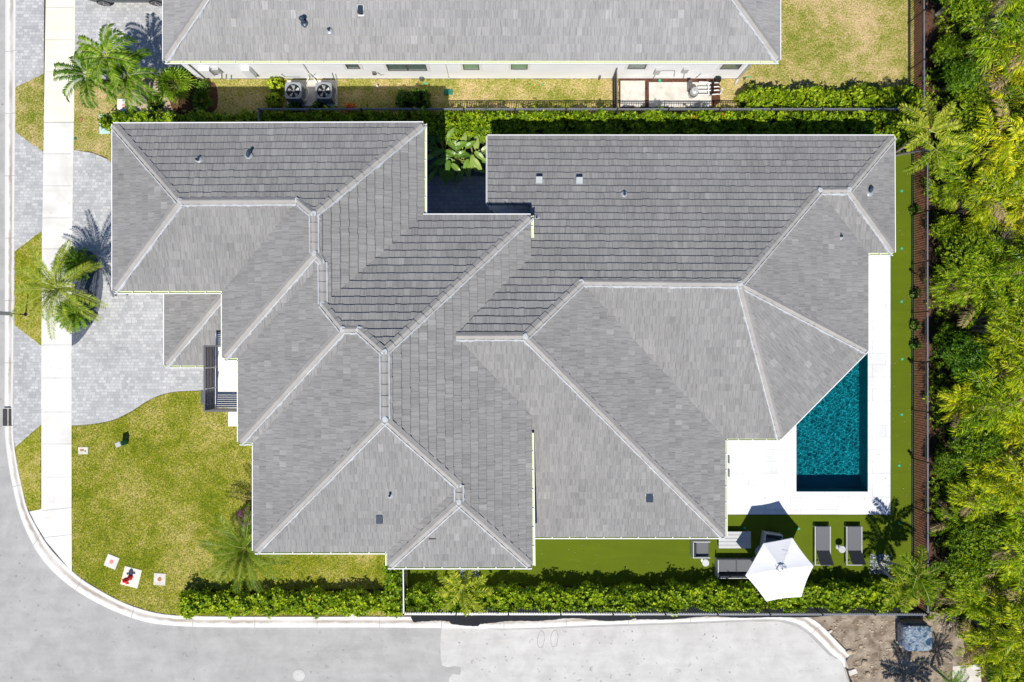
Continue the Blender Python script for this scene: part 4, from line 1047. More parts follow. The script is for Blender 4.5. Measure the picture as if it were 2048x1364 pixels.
for yy in (736,778): m = MB(); q = G(0,yy,ZT)[1]; m.box(x+.021,q-.025,ZB-.1,x+.07,q+.025,ZT-.021); m.build('post', M['lgrey'], balc)
for (xx,yy) in ((x,yb),(x,ya)): m = MB(); m.box(xx-.03,yy-.03,ZB-.2,xx+.03,yy+.03,ZT-.022); m.build('post', M['bronze'], balc)

# ---------------------------------------------------------------- terrace furniture
def hexp(): return [(1585,1076),(1627,1132),(1603,1194),(1533,1203),(1491,1151),(1527,1087)]
ux, uy, _ = G(1564,1138,2.85)
t = thing('parasol','large white six-sided parasol over the lounge set on the turf','parasol',(ux,uy,0))
m = MB(); ap = Vector((ux,uy,2.82)); ez = 2.28; E = [Vector(G(px,py,ez)) for px,py in hexp()]; nseg = 6
for k in range(6):
    a, b = E[k], E[(k+1)%6]
    grid = []
    for i in range(nseg+1):
        f = i/nseg; row = []
        for j in range(nseg+1):
            g2 = j/nseg; e = a.lerp(b, g2); p = ap.lerp(e, f)
            sag = -.07*math.sin(math.pi*g2)*f*(1-.35*f) - .05*f*(1-f)
            inw = (ap-e)*.022*math.sin(math.pi*g2)*f
            row.append(tuple(p + Vector((0,0,sag)) + Vector((inw.x,inw.y,0))))
        grid.append(row)
    vs = [p for r in grid for p in r]; w = nseg+1
    m.add(vs, [(i*w+j,(i+1)*w+j,(i+1)*w+j+1,i*w+j+1) for i in range(nseg) for j in range(nseg)])
    lo = grid[-1]; m.add(lo + [(p[0],p[1],p[2]-.06) for p in lo], [(j,w+j,w+j+1,j+1) for j in range(nseg)])
cn = m.build('canopy', M['canopy'], t)
m = MB()
for k in range(6):
    a, b = E[k], E[(k+1)%6]; q = Vector((ux,uy,2.80)); vv = [q + Vector((0,0,.10)), q + (a-ap)*.16 + Vector((0,0,.07)), q + (b-ap)*.16 + Vector((0,0,.07))]
    m.add([tuple(p) for p in vv], [(0,1,2)])
m.build('vent_cap', M['canopy'], cn)
m = MB(); m.tube([(ux,uy,.05),(ux,uy,2.86)], .028, 12); m.lathe(ux,uy,[(.02,2.9),(.035,2.93),(.0,2.98)],10); m.build('pole', M['lgrey'], t)
m = MB(); m.lathe(ux,uy,[(.36,.012),(.36,.06),(.30,.09),(.05,.10),(.05,.3)],24); m.build('base', M['grey'], t)
for k in range(6):
    m = MB(); m.bar(Vector((ux,uy,2.76)), E[k]-Vector((0,0,.04)), .02, .025); m.build('rib', M['lgrey'], t)
m = MB(); m.tube([(ux-.26,uy+.02,2.86),(ux-.2,uy-.06,2.88),(ux-.02,uy-.16,2.85)], .012, 6); m.tube([(ux-.2,uy+.1,2.88),(ux+.0,uy+.13,2.9),(ux+.2,uy+.02,2.86)], .012, 6); m.tube([(ux+.12,uy+.62,2.70),(ux+.42,uy+.68,2.62)], .006, 5)
m.build('tie_cord', M['grey'], cn)

def lounger(px, label, dz=0, skew=0):
    x, y, _ = G(px, 1098); t = thing('sun_lounger', label, 'sun lounger', (x,y,0), 'grey loungers on the turf')
    W2 = .37; yt = G(0,1053,.32)[1]; yb = G(0,1131,.32)[1]; yh = yt-(yt-yb)*.62
    for sx in (-1,1):
        m = MB(); m.bbox(x+sx*W2-.028, yb, .26, x+sx*W2+.028, yt, .33, .008); m.build('side_rail', M['lgrey'], t)
        for yy in (yt-.05, yb+.06):
            m = MB(); m.bar((x+sx*W2,yy,0.0),(x+sx*W2,yy,.262),.05,.05); m.build('leg', M['lgrey'], t)
    m = MB(); m.bar((x-W2,yb+.02,.29),(x+W2,yb+.02,.29),.04,.05); m.bar((x-W2,yt-.02,.29),(x+W2,yt-.02,.29),.04,.05); m.build('cross_rail', M['lgrey'], t)
    m = MB(); n = 6
    m.loft([[(x-W2+.04,yt-.01,.30),(x+W2-.04,yt-.01,.30),(x+W2-.04,yt-.01,.345),(x-W2+.04,yt-.01,.345)]] + [[(x-W2+.04,yt-(yt-yh)*f,.30-.015*math.sin(f*3.14)),(x+W2-.04,yt-(yt-yh)*f,.30-.015*math.sin(f*3.14)),(x+W2-.04,yt-(yt-yh)*f,.345-.015*math.sin(f*3.14)),(x-W2+.04,yt-(yt-yh)*f,.345-.015*math.sin(f*3.14))] for f in (.33,.66,1)])
    m.build('seat', M['fabric_l'], t)
    ang = R(42+dz); L = (yh-yb)*1.05; m = MB(); dy, dzz = -math.cos(ang)*L, math.sin(ang)*L
    m.loft([[(x-W2+.05,yh-.01,.315),(x+W2-.05,yh-.01,.315),(x+W2-.05,yh+.01,.355),(x-W2+.05,yh+.01,.355)],
            [(x-W2+.05,yh+dy*.5,.30+dzz*.5),(x+W2-.05,yh+dy*.5,.30+dzz*.5),(x+W2-.05,yh+dy*.5+.02,.345+dzz*.5),(x-W2+.05,yh+dy*.5+.02,.345+dzz*.5)],
            [(x-W2+.05,yh+dy,.32+dzz),(x+W2-.05,yh+dy,.32+dzz),(x+W2-.05,yh+dy+.02,.36+dzz),(x-W2+.05,yh+dy+.02,.36+dzz)]])
    m.build('backrest', M['fabric_d'], t)
    m = MB()
    for sx in (-1,1): m.bar((x+sx*(W2-.07),yh+dy*.6,.3+dzz*.6),(x+sx*(W2-.07),yb+.15,.29),.02,.02)
    m.build('backrest_strut', M['grey'], t)
lounger(1640.5,'sun lounger nearer the parasol, left of the pair'); lounger(1703,'sun lounger nearer the twin palms, right of the pair',4)
def side_table(px, py, label):
    x,y,_ = G(px,py,.48); t = thing('side_table',label,'side table',(x,y,0),'small round side tables')
    m = MB(); m.lathe(x,y,[(.17,.455),(.175,.46),(.175,.475),(.165,.48),(.0,.48)],24); m.build('table_top', M['lgrey'], t)
    m = MB(); m.lathe(x,y,[(.13,.012),(.13,.025),(.02,.03),(.02,.455)],14); m.build('leg', M['grey'], t)
side_table(1684.5,1099,'round side table between the two sun loungers'); side_table(1411.5,1126,'round side table between the armchair and the sofa')
def sofa(name, label, cat, px, py, w, d, rot, cush=1, group=None):
    """front faces +Y locally; rotated afterwards through the vertices"""
    x,y,_ = G(px,py); t = thing(name,label,cat,(0,0,0),group)
    def B(mb, x0,y0,z0,x1,y1,z1,b=.015): mb.bbox(x0,y0,z0,x1,y1,z1,b)
    m = MB(); z=.62
    B(m,-w/2,-d/2,.0,-w/2+.045,d/2,z,.006); m.build('arm', M['lgrey'], t)
    m = MB(); B(m,w/2-.045,-d/2,.0,w/2,d/2,z,.006); m.build('arm', M['lgrey'], t)
    m = MB(); B(m,-w/2+.046,-d/2,.10,w/2-.046,-d/2+.04,.66,.006); B(m,-w/2+.046,-d/2+.041,.14,w/2-.046,d/2-.03,.22,.01); m.build('frame', M['lgrey'], t)
    cw = (w-.14)/cush
    for i in range(cush):
        m = MB(); x0 = -w/2+.07+i*cw; B(m,x0+.006,-d/2+.22,.221,x0+cw-.006,d/2-.02,.40,.035); m.build('seat_cushion', M['fabric_l'], t)
        m = MB(); m.loft([[(x0+.008,-d/2+.05,.25),(x0+cw-.008,-d/2+.05,.25),(x0+cw-.008,-d/2+.20,.25),(x0+.008,-d/2+.20,.25)],[(x0+.008,-d/2+.045,.62),(x0+cw-.008,-d/2+.045,.62),(x0+cw-.008,-d/2+.14,.62),(x0+.008,-d/2+.14,.62)],[(x0+.03,-d/2+.06,.66),(x0+cw-.03,-d/2+.06,.66),(x0+cw-.03,-d/2+.12,.66),(x0+.03,-d/2+.12,.66)]]); m.build('back_cushion', M['fabric_d'], t)
    t.location = (x,y,.012); t.rotation_euler = (0,0,rot); return t
sofa('armchair','grey armchair beside the low roof edge, left of the coffee table','armchair',1397,1093,.82,.86,R(-90),1,'grey terrace armchairs')
sofa('outdoor_sofa','grey two-seat sofa partly under the parasol','sofa',1468,1131,1.95,.90,0,2)
sofa('armchair','grey armchair in the parasol shade, above the canopy edge','armchair',1538,1078,.86,.80,R(172),1,'grey terrace armchairs')
a = G(1437.5,1097,.36); b = G(1502,1063,.36); t = thing('coffee_table','pale slatted coffee table half in the parasol shade','coffee table',((a[0]+b[0])/2,(a[1]+b[1])/2,0))
m = MB(); n = 5
for i in range(n): y0 = a[1]+(b[1]-a[1])*i/n; y1 = a[1]+(b[1]-a[1])*(i+1)/n; m.bbox(a[0],y0+.006,.33,b[0],y1-.006,.36,.006)
m.build('table_top', M['lgrey'], t)
for sx in (a[0]+.06,b[0]-.06):
    for sy in (a[1]+.06,b[1]-.06): m = MB(); m.bar((sx,sy,.012),(sx,sy,.329),.06,.06); m.build('leg', M['grey'], t)
m = MB(); m.box(a[0]+.05,a[1]+.05,.28,b[0]-.05,b[1]-.05,.328); m.build('frame', M['grey'], t)
for k, py in enumerate((917,944)):      # bar stools peeping out from the eave
    x,y,_ = G(1448,py,.7); t = thing('bar_stool',('upper' if k==0 else 'lower')+' of the two grey stools showing at the eave beside the white deck','stool',(x,y,0),'stools at the eave')
    m = MB(); m.bbox(x-.2,y-.20,.68,x+.2,y+.20,.73,.01); m.build('seat', M['grey'], t)
    m = MB(); m.bbox(x+.17,y-.20,.75,x+.20,y+.20,1.02,.01); m.build('backrest', M['grey'], t)
    for sx in (-.16,.16):
        for sy in (-.16,.16): m = MB(); m.bar((x+sx,y+sy,.045),(x+sx,y+sy,.68),.03,.03); m.build('leg', M['grey'], t)
# garden spotlights on the rear fence edge
for px,py,l in ((1822,546,'upper black garden spotlight at the turf edge, level with the deck top'),(1819,725,'middle black garden spotlight at the turf edge, level with the pool top'),(1819,909,'lower black garden spotlight at the turf edge, level with the pool bottom'),(1741,1290,None)):
    if not l: continue
    x,y,_ = G(px,py); t = thing('garden_spotlight',l,'spotlight',(x,y,0),'black garden spotlights')
    m = MB(); m.tube([(x,y,0),(x,y,.22)],.015,6); m.build('stake', M['black'], t); m = MB(); m.tube([(x+.05,y-.03,.2),(x-.1,y+.06,.3)],[.05,.07],10); m.build('lamp_head', M['black'], t)
# stone squares round the palms
def stones(px,py,w,l,label,n=420):
    x,y,_ = G(px,py); r = random.Random(int(px)); m = MB()
    for k in range(n):
        cx = x+r.uniform(-w/2,w/2); cy = y+r.uniform(-l/2,l/2); s = r.uniform(.02,.045); aa = r.uniform(0,3); q = r.uniform(.6,1)
        ring = lambda f,z: [(cx+s*f*math.cos(aa+i*1.257),cy+s*f*q*math.sin(aa+i*1.257),z) for i in range(5)]
        m.loft([ring(1,.013),ring(.95,.013+s*.5),ring(.45,.013+s*.9)], 0 if r.random()<.68 else 1, cap=True)
    o = m.build('white_stones',[M['stones'],M['darkstones']]); o['kind']='stuff'; o['label']=label; o['category']='stones'; return o
stones(1760,1128,1.05,1.02,'square bed of white stones round the twin palm trunks')
stones(938,1140,1.0,1.0,'square bed of white stones behind the single south palm')
# wrapped pallet
def wrapmat():
    t = NT('plastic_wrap'); v = t.coord(); nz = t.noise(v, 1.7, 4, .6, 1.6); n2 = t.noise(v, 14, 3, .6, 2)
    c = t.ramp(nz, [(.38,(.05,.12,.25)),(.47,(.22,.34,.45)),(.54,(.55,.62,.68)),(.63,(.12,.20,.42)),(.7,(.4,.5,.58))]); t.bump(t.math('ADD', nz, n2), 1.0, .12)
    return t.fin(c, .18, 0, .8)
M['wrap'] = wrapmat()
t = thing('wrapped_pallet','pallet of goods under blue and clear plastic wrap on the dirt lot','pallet',G(1835,1262))
a = G(1810,1303,1.0); b = G(1866,1252,1.0); m = MB(); r = random.Random(8)
NX = 9; top = []
def rrect(k, z, j):
    out = []; 
    for i in range(28):
        aa = 2*math.pi*i/28; ca, sa = math.cos(aa), math.sin(aa); e = .28
        px_ = math.copysign(abs(ca)**e, ca); py_ = math.copysign(abs(sa)**e, sa)
        out.append(((a[0]+b[0])/2+(b[0]-a[0])/2*k*px_+r.uniform(-j,j), (a[1]+b[1])/2+(b[1]-a[1])/2*k*py_+r.uniform(-j,j), z+r.uniform(-j,j)*1.3))
    return out
m.loft([rrect(.93,.14,.01),rrect(1.0,.3,.02),rrect(.98,.7,.025),rrect(1.0,.93,.015),rrect(.9,1.02,.02),rrect(.6,1.0,.045),rrect(.25,1.03,.03)])
m.build('wrapped_load', M['wrap'], t, smooth=True)
m = MB()
for k in range(6): xx = a[0]+(b[0]-a[0])*(k+.5)/6; m.box(xx-.06,a[1]+.02,.09,xx+.06,b[1]+.25,.12)
for k in range(3): yy = a[1]+.08+(b[1]+.2-a[1]-.2)*k/2; m.box(a[0]+.04,yy-.05,.0,b[0]-.04,yy+.05,.088)
m.build('pallet', M['trunk'], t)
m = MB(); q = G(1832,1250,.6)
m.loft([[(q[0]+.6*math.cos(i*.628)*(1+.1*math.sin(i*3)),q[1]+.14*math.sin(i*.628)+.06,z) for i in range(10)] for z in (.12,.55)]+[[(q[0]+.45*math.cos(i*.628),q[1]+.08*math.sin(i*.628)+.06,.66) for i in range(10)]])
m.build('sack', M['sand'], t, smooth=True)
# rubble on the dirt
r = random.Random(21)
rub = MB()
for k in range(420):
    px = r.uniform(1650,1900); py = r.uniform(1238,1360)
    if px < 1700 and py > 1245+(px-1640)*1.0 : continue
    x,y,_ = G(px,py); s = r.uniform(.02,.09) if r.random()<.96 else r.uniform(.12,.22); aa = r.uniform(0,3)
    ring = lambda f,z: [(x+s*f*(1+.3*math.sin(i*2+aa))*math.cos(aa+i*1.047),y+s*f*.75*math.sin(aa+i*1.047),z) for i in range(6)]
    rub.loft([ring(1,.01),ring(.9,.01+s*.4),ring(.5,.01+s*.6)])
o = rub.build('rubble', M['sand']); o['kind']='stuff'; o['label']='broken stones and clods scattered on the dirt lot'; o['category']='rubble'
m = MB()
for px,py,w,rot in ((1705,1343,.42,.3),(1268,1239,.24,.2),(706,1229,.4,0),(1660,1262,.2,.5)):
    x,y,_=G(px,py); m = MB(); c,s = math.cos(rot), math.sin(rot)
    rg2 = lambda k,z:[(x+(u*c-v*s)*k,y+(u*s+v*c)*k,z) for u,v in ((-w/2,-w/3),(w/2,-w/3.4),(w/2.2,w/3),(-w/2.1,w/3.3))]
    m.loft([rg2(1,.0),rg2(1,.07),rg2(.9,.085)])
    lab = {1705:'flat grey broken slab lying on the dirt near the pale paving',1268:'small broken paver on the kerb beside the silt fabric',706:'small concrete block at the kerb under the front hedge',1660:'small stone on the dirt beside the end of the kerb'}[px]
    tag(m.build('broken_slab', M['pad']), lab, 'slab')

# ---------------------------------------------------------------- car on the neighbour's driveway (front to the left)
cx, cy, _ = G(262, -22, 0); yS = G(0,13)[1]; cy = yS + .93
car = thing('parked_car','dark grey car parked on the neighbour driveway, cut by the top edge','car',(cx,cy,0))
xf = G(208,9,.33)[0]; xr = G(312,12,.33)[0]; 
x0 = xf-.92; x1 = xr+.98; Lc = x1-x0
st = [(0,.62,.34,.60),(.03,.80,.28,.72),(.12,.90,.26,.86),(.26,.92,.25,.96),(.34,.92,.24,1.02),(.5,.92,.24,1.03),(.7,.92,.24,1.04),(.86,.91,.26,1.03),(.96,.84,.30,.98),(1,.70,.40,.85)]
rings = []
for f, hw, zb, zt in st:
    X_ = x0+Lc*f; rings.append([(X_,cy-hw*.92,zb),(X_,cy-hw,zb+.18),(X_,cy-hw,zt-.22),(X_,cy-hw*.93,zt-.05),(X_,cy-hw*.7,zt),(X_,cy,zt+.03),(X_,cy+hw*.7,zt),(X_,cy+hw*.93,zt-.05),(X_,cy+hw,zt-.22),(X_,cy+hw,zb+.18),(X_,cy+hw*.92,zb),(X_,cy,zb)])
m = MB(); m.loft([r_[::-1] for r_ in rings]); body = m.build('body', M['carpaint'], car, smooth=True)
m = MB(); cab = [(.27,.80,.98,1.0),(.40,.74,1.0,1.38),(.52,.72,1.0,1.46),(.72,.72,1.0,1.46),(.86,.74,1.0,1.36),(.95,.80,.98,1.02)]
m.loft([[(x0+Lc*f,cy-hw*1.08,zb),(x0+Lc*f,cy-hw*.82,zt-.02),(x0+Lc*f,cy,zt+.02),(x0+Lc*f,cy+hw*.82,zt-.02),(x0+Lc*f,cy+hw*1.08,zb)][::-1] for f,hw,zb,zt in cab]); m.build('window', M['glass'], car, smooth=True)
m = MB(); m.loft([[(x0+Lc*f,cy-hw,zt),(x0+Lc*f,cy,zt+.03),(x0+Lc*f,cy+hw,zt),(x0+Lc*f,cy,zt-.03)][::-1] for f,hw,zt in ((.40,.60,1.39),(.52,.60,1.475),(.72,.60,1.475),(.86,.60,1.37))]); m.build('roof_panel', M['carpaint'], car, smooth=True)
for xx in (xf,xr):
    for sy in (-1,1):
        yo = cy+sy*.90; m = MB(); m.tube([(xx,yo-sy*.20,.33),(xx,yo+sy*.02,.33)],[.335,.335],28); m.tube([(xx,yo+sy*.02,.33),(xx,yo+sy*.035,.33)],[.335,.30],28); wh = m.build('wheel', M['rubber'], car)
        m = MB(); m.tube([(xx,yo+sy*.036,.33),(xx,yo+sy*.045,.33)],[.245,.235],24)
        mm2 = m.build('rim', M['rubber'], wh); m = MB()
        for k in range(5): aa = k*1.2566; m.bar((xx,yo+sy*.052,.33),(xx+.225*math.cos(aa),yo+sy*.05,.33+.225*math.sin(aa)),.05,.02)
        m.tube([(xx+.235*math.cos(2*math.pi*k/24),yo+sy*.048,.33+.235*math.sin(2*math.pi*k/24)) for k in range(25)],.016,6); m.build('spokes', M['rim'], wh)
m = MB(); m.bbox(x0+Lc*.50,cy-.955,.80,x0+Lc*.50+.18,cy-.92,.83,.005); m.build('door_handle', M['rim'], car)
m = MB(); m.bbox(x0+Lc*.355,cy-1.08,.98,x0+Lc*.355+.13,cy-.92,1.12,.02); m.build('side_mirror', M['carpaint'], car)
# ---------------------------------------------------------------- leaves, palms, hedges
def frond(V, F, MI, p, az, L, e0, droop, n=26, ll=.42, lw=.035, vee=.35, fwd=.55, rw=.018, plume=0, hang=.25, rnd=random, twist=0.0, lmi=0, vr=.14):
    """curved midrib with a row of leaflets on both sides; plume>0 turns the leaflets all round (foxtail)"""
    p = Vector(p); seg = 9; pts = [p.copy()]; el = e0; aa = az; d = None
    for i in range(seg):
        d = Vector((math.cos(aa)*math.cos(el), math.sin(aa)*math.cos(el), math.sin(el))); pts.append(pts[-1] + d*(L/seg)); el -= droop/seg*(.5+1.0*i/seg); aa += twist/seg
    o = len(V)
    for i, q in enumerate(pts):
        r = rw*(1-.8*i/seg); V += [(q.x+r*math.sin(az), q.y-r*math.cos(az), q.z), (q.x, q.y, q.z+r), (q.x-r*math.sin(az), q.y+r*math.cos(az), q.z)]
    for i in range(seg):
        for k in (0,1): F.append((o+i*3+k, o+(i+1)*3+k, o+(i+1)*3+k+1, o+i*3+k+1)); MI.append(1)
    for j in range(n):
        t = .10+.90*(j+.5)/n; x = t*seg; i = min(int(x), seg-1); q = pts[i].lerp(pts[i+1], x-i); tg = (pts[i+1]-pts[i]).normalized()
        sd = tg.cross(Vector((0,0,1))); sd = sd.normalized() if sd.length > .05 else Vector((math.sin(az),-math.cos(az),0)); up = sd.cross(tg).normalized()
        l0 = ll*(math.sin(math.pi*(.12+.80*t))**.55)
        for s in (-1, 1):
            for pl in range(1+plume):
                v = vee + rnd.uniform(-vr,vr) if not plume else rnd.uniform(-1.1,1.3)
                fw = fwd+rnd.uniform(-.1,.1)
                dr = (sd*s*math.cos(v) + up*math.sin(v) + tg*fw).normalized(); l = l0*rnd.uniform(.85,1.1)
                mid = q + dr*l*.5 + Vector((0,0,-hang*l*.08)); tip = q + dr*l + Vector((0,0,-hang*l))
                w = (tg*.9+up*.2*s).normalized()*lw*.5
                o = len(V); V += [tuple(q), tuple(mid-w), tuple(tip), tuple(mid+w)]; F.append((o,o+1,o+2,o+3)); MI.append(lmi)
def leafobj(name, V, F, MI, mats, parent=None):
    me = bpy.data.meshes.new(name); me.from_pydata([tuple(v) for v in V], [], F)
    for mm in mats: me.materials.append(mm)
    me.polygons.foreach_set('material_index', MI); me.update()
    o = bpy.data.objects.new(name, me); COL.objects.link(o)
    if parent: o.parent = parent
    return o
def trunk(parent, pts, r0, r1, name='trunk', mat='trunk', n=9):
    m = MB(); k = len(pts); m.tube(pts, [r0+(r1-r0)*i/(k-1) for i in range(k)], n); return m.build(name, M[mat]) if parent is None else _par(m.build(name, M[mat]), parent)
def _par(o, parent): o.parent = parent; return o
def local(parent, pts): return [tuple(Vector(p)-parent.location) for p in pts]
def arc(a, b, bow, n=7):
    a = Vector(a); b = Vector(b); return [a.lerp(b, i/(n-1)) + Vector(bow)*math.sin(math.pi*i/(n-1)) for i in range(n)]

# --- neighbour's leaning palm cluster
r = random.Random(41)
t = thing('palm_cluster','leaning palm cluster with three trunks and drooping fronds beside the neighbour driveway','palm tree',G(299,206))
for (cx_, cy_, cz_, bow) in ((214,112,3.6,(-.2,.2,.3)),(176,150,3.3,(-.2,0,.35)),(254,152,2.9,(-.1,0,.2))):
    c = Vector(G(cx_,cy_,cz_)); pts = local(t, arc(Vector(t.location), c, bow)); trunk(t, pts, .085, .055)
    V, F, MI = [], [], []
    cc = c - t.location
    nf = 11
    for k in range(nf):
        az = 2*math.pi*k/nf + r.uniform(-.2,.2); frond(V,F,MI,cc,az,r.uniform(1.45,1.85),r.uniform(.45,.95),r.uniform(1.9,2.7),34,.42,.075,.45,.75,.024,0,.5,r,r.uniform(-.5,.5))
    leafobj('crown',V,F,MI,[M['palm'],M['rachis']],t)
# --- fan palm and spiky plants
def fanpalm(t, c, n, L, r, mat='fan'):
    V, F, MI = [], [], []
    for k in range(n):
        az = 2.4*k + r.uniform(-.2,.2); el = 1.3 - 1.35*k/n; d = Vector((math.cos(az)*math.cos(el), math.sin(az)*math.cos(el), math.sin(el)))
        hub = Vector(c) + d*L*.55; sd = d.cross(Vector((0,0,1))).normalized(); up = sd.cross(d)
        o = len(V); V += [tuple(Vector(c)-sd*.012), tuple(Vector(c)+sd*.012), tuple(hub+sd*.012), tuple(hub-sd*.012)]; F.append((o,o+1,o+2,o+3)); MI.append(1)
        nb = 15
        for j in range(nb):
            a = (j/(nb-1)-.5)*4.2; dd = (d*math.cos(a)+sd*math.sin(a)); dd = (dd + up*.15*abs(math.sin(a))).normalized(); l = L*.55*(.8+.35*math.cos(a*.5))*r.uniform(.9,1.08)
            mid = hub+dd*l*.55; tip = hub+dd*l-Vector((0,0,l*.22)); w = d.cross(dd); w = (sd*math.cos(a)-d*math.sin(a))*.028
            o = len(V); V += [tuple(hub), tuple(mid-w), tuple(tip), tuple(mid+w)]; F.append((o,o+1,o+2,o+3)); MI.append(0)
    leafobj('crown',V,F,MI,[M[mat],M['rachis']],t)
t = thing('fan_palm','bright green fan palm with pleated leaves by the corner of the neighbour house','fan palm',G(362,180))
trunk(t, [(0,0,0),(0,0,.5)], .12, .09); fanpalm(t,(0,0,.6),26,.95,random.Random(5))
t = thing('spiky_plant','small silvery spiky plant on the mulch right of the fan palm','plant',G(408,203)); fanpalm(t,(0,0,.1),16,.55,random.Random(6),'hedge_d')
t = thing('spiky_plant','small dark spiky plant on the sand between the palm trunks and the hedge','plant',G(312,207)); fanpalm(t,(0,0,.1),14,.42,random.Random(9),'hedge_d')
# --- big date palm by the driveway
r = random.Random(52)
t = thing('date_palm','large feathery date palm spreading over the white pavement and verge','palm tree',G(172,583))
c = Vector(G(118,577,2.9))-t.location; trunk(t, arc((0,0,0), c, (0,0,0),5), .13, .11)
V, F, MI = [], [], []
for k in range(21):
    az = 2.39996*k; f = k/21; frond(V,F,MI,c,az,r.uniform(2.2,2.7)*(.72+.28*min(1,f*2)),1.25-1.25*f+r.uniform(-.1,.1),r.uniform(1.0,1.5),50,.34,.040,.35,.6,.028,0,.15,r,r.uniform(-.35,.35))
leafobj('crown',V,F,MI,[M['date'],M['rachis']],t)
def cycad(px,py,label,L=.85,n=30,seed=1,z=.45):
    r = random.Random(seed); t = thing('cycad',label,'cycad',G(px,py),'cycads under the date palm'); trunk(t,[(0,0,0),(0,0,z)],.11,.09)
    V,F,MI=[],[],[]
    for k in range(n): az=2.39996*k; frond(V,F,MI,(0,0,z),az,L*r.uniform(.85,1.1),1.35-1.2*k/n,1.1,26,.22,.045,.3,.4,.016,0,.05,r)
    leafobj('crown',V,F,MI,[M['cycad'],M['rachis']],t)
cycad(166,532,'dark green cycad in the palm shade, above the date palm',.95,32,3); cycad(163,628,'bright green cycad on dark stones, below the date palm',.95,34,4)
# --- palm at the south-west corner of the house
r = random.Random(61)
t = thing('feather_palm','soft feathery palm on the front lawn at the lower left corner of the roof','palm tree',G(520,1072))
c = Vector(G(492,1096,2.6))-t.location; trunk(t, arc((0,0,0),c,(0,0,0),5), .12, .10); V,F,MI=[],[],[]
for k in range(28): az=2.39996*k; f=k/28; frond(V,F,MI,c,az,r.uniform(1.9,2.4)*(.7+.3*min(1,f*2)),1.2-1.25*f,r.uniform(.8,1.3),46,.38,.032,.3,.7,.022,0,.12,r,r.uniform(-.3,.3))
leafobj('crown',V,F,MI,[M['date'],M['rachis']],t)
# --- foxtail palms
def foxcrown(t, c, seed, nf=9, L=1.5, mat='foxtail', azs=None, dead=False, el=(.15,.75), plume=1):
    r = random.Random(seed); V,F,MI=[],[],[]
    azs = azs or [2*math.pi*k/nf+r.uniform(-.2,.2) for k in range(nf)]
    for az in azs: frond(V,F,MI,c,az,L*r.uniform(.85,1.1),r.uniform(*el),r.uniform(.8,1.4),34,.33,.062,.3,.55,.028,plume,.15,r,r.uniform(-.4,.4))
    for k in range(3): frond(V,F,MI,c,r.uniform(0,6.28),L*.7,1.2,.5,30,.2,.03,.3,.5,.022,0,.1,r)
    return leafobj('crown',V,F,MI,[M[mat],M['rachis']],t)
t = thing('foxtail_palm','twin-trunk foxtail palm leaning out of the white stones over the rear fence','palm tree',G(1760,1126))
c1 = Vector(G(1834,1150,2.95))-t.location; c2 = Vector(G(1808,1170,2.5))-t.location
trunk(t, arc((.08,.08,0),c1,(-.05,.15,.2)), .085,.055); trunk(t, arc((-.05,-.05,0),c2,(-.15,-.05,.2)), .085,.05)
foxcrown(t,c1,71,L=1.4,azs=[.35,-.35,-1.2,-1.9,2.1,1.3,-.75,2.9]); foxcrown(t,c2,72,L=1.3,azs=[3.0,-2.5,-1.7,-1.0,2.2,.2])
t = thing('foxtail_palm','single foxtail palm rising from the south hedge below the roof corner','palm tree',G(940,1146))
c = Vector(G(925,1178,3.4))-t.location; trunk(t, arc((0,0,0),c,(0,0,0)), .10,.07); foxcrown(t,c,73,L=1.35,azs=[.5,-.1,-.6,2.6,3.3,-2.4,1.9,1.2,-1.3],mat='foxtail')
m = MB(); q = c+Vector((.05,-.1,-.1)); m.tube([q, q+Vector((.08,-.45,-.2)), q+Vector((.02,-.85,-.55)), q+Vector((-.03,-1.05,-.8))],[.05,.10,.06,.01],7); _par(m.build('dead_sheath',M['sand']),t)
t = thing('foxtail_palm','twin foxtail palm at the upper right corner of the rear roof','palm tree',G(1790,306))
c1 = Vector(G(1862,262,4.2))-t.location; c2 = Vector(G(1872,298,3.6))-t.location
trunk(t, arc((0,0,0),c1,(0,.1,.2)), .08,.05); trunk(t, arc((0,-.1,0),c2,(0,0,.2)), .08,.05)
foxcrown(t,c1,75,L=1.7,azs=[2.9,2.3,.9,.3,-.4,1.6,-2.6]); foxcrown(t,c2,76,L=1.6,azs=[-.3,-.9,-1.6,-2.3,2.8,.4])

# --- leafy hedges and shrubs made of leaf rosettes
def rosettes(C, N, ll, lw, k=6, rng=RNG, up=.5):
    """C centres (n,3), N outward normals (n,3): k leaves per rosette"""
    n = len(C); az = rng.uniform(0, 2*np.pi, (n,k)); az = np.cumsum(np.full((n,k), 2*np.pi/k), 1) + az[:, :1] + rng.uniform(-.3,.3,(n,k))
    a = np.array([0.3,0.2,1.0]); T1 = np.cross(N, a); T1 /= np.linalg.norm(T1, axis=1, keepdims=True)+1e-9; T2 = np.cross(N, T1)
    el = rng.uniform(.1, 1.0, (n,k))*up*1.6
    D = (T1[:,None]*np.cos(az)[...,None] + T2[:,None]*np.sin(az)[...,None])*np.cos(el)[...,None] + N[:,None]*np.sin(el)[...,None]
    L = ll*rng.uniform(.65,1.2,(n,k,1)); S = np.cross(D, N[:,None]+.2); S /= np.linalg.norm(S,axis=2,keepdims=True)+1e-9
    Pn = C[:,None]; mid = Pn + D*L*.5 + N[:,None]*L*.06; tip = Pn + D*L; w = lw*.5*L/ll
    V = np.stack([np.broadcast_to(Pn, mid.shape), mid-S*w, tip, mid+S*w], 2).reshape(-1,3)
    F = np.arange(len(V)).reshape(-1,4); return V, F
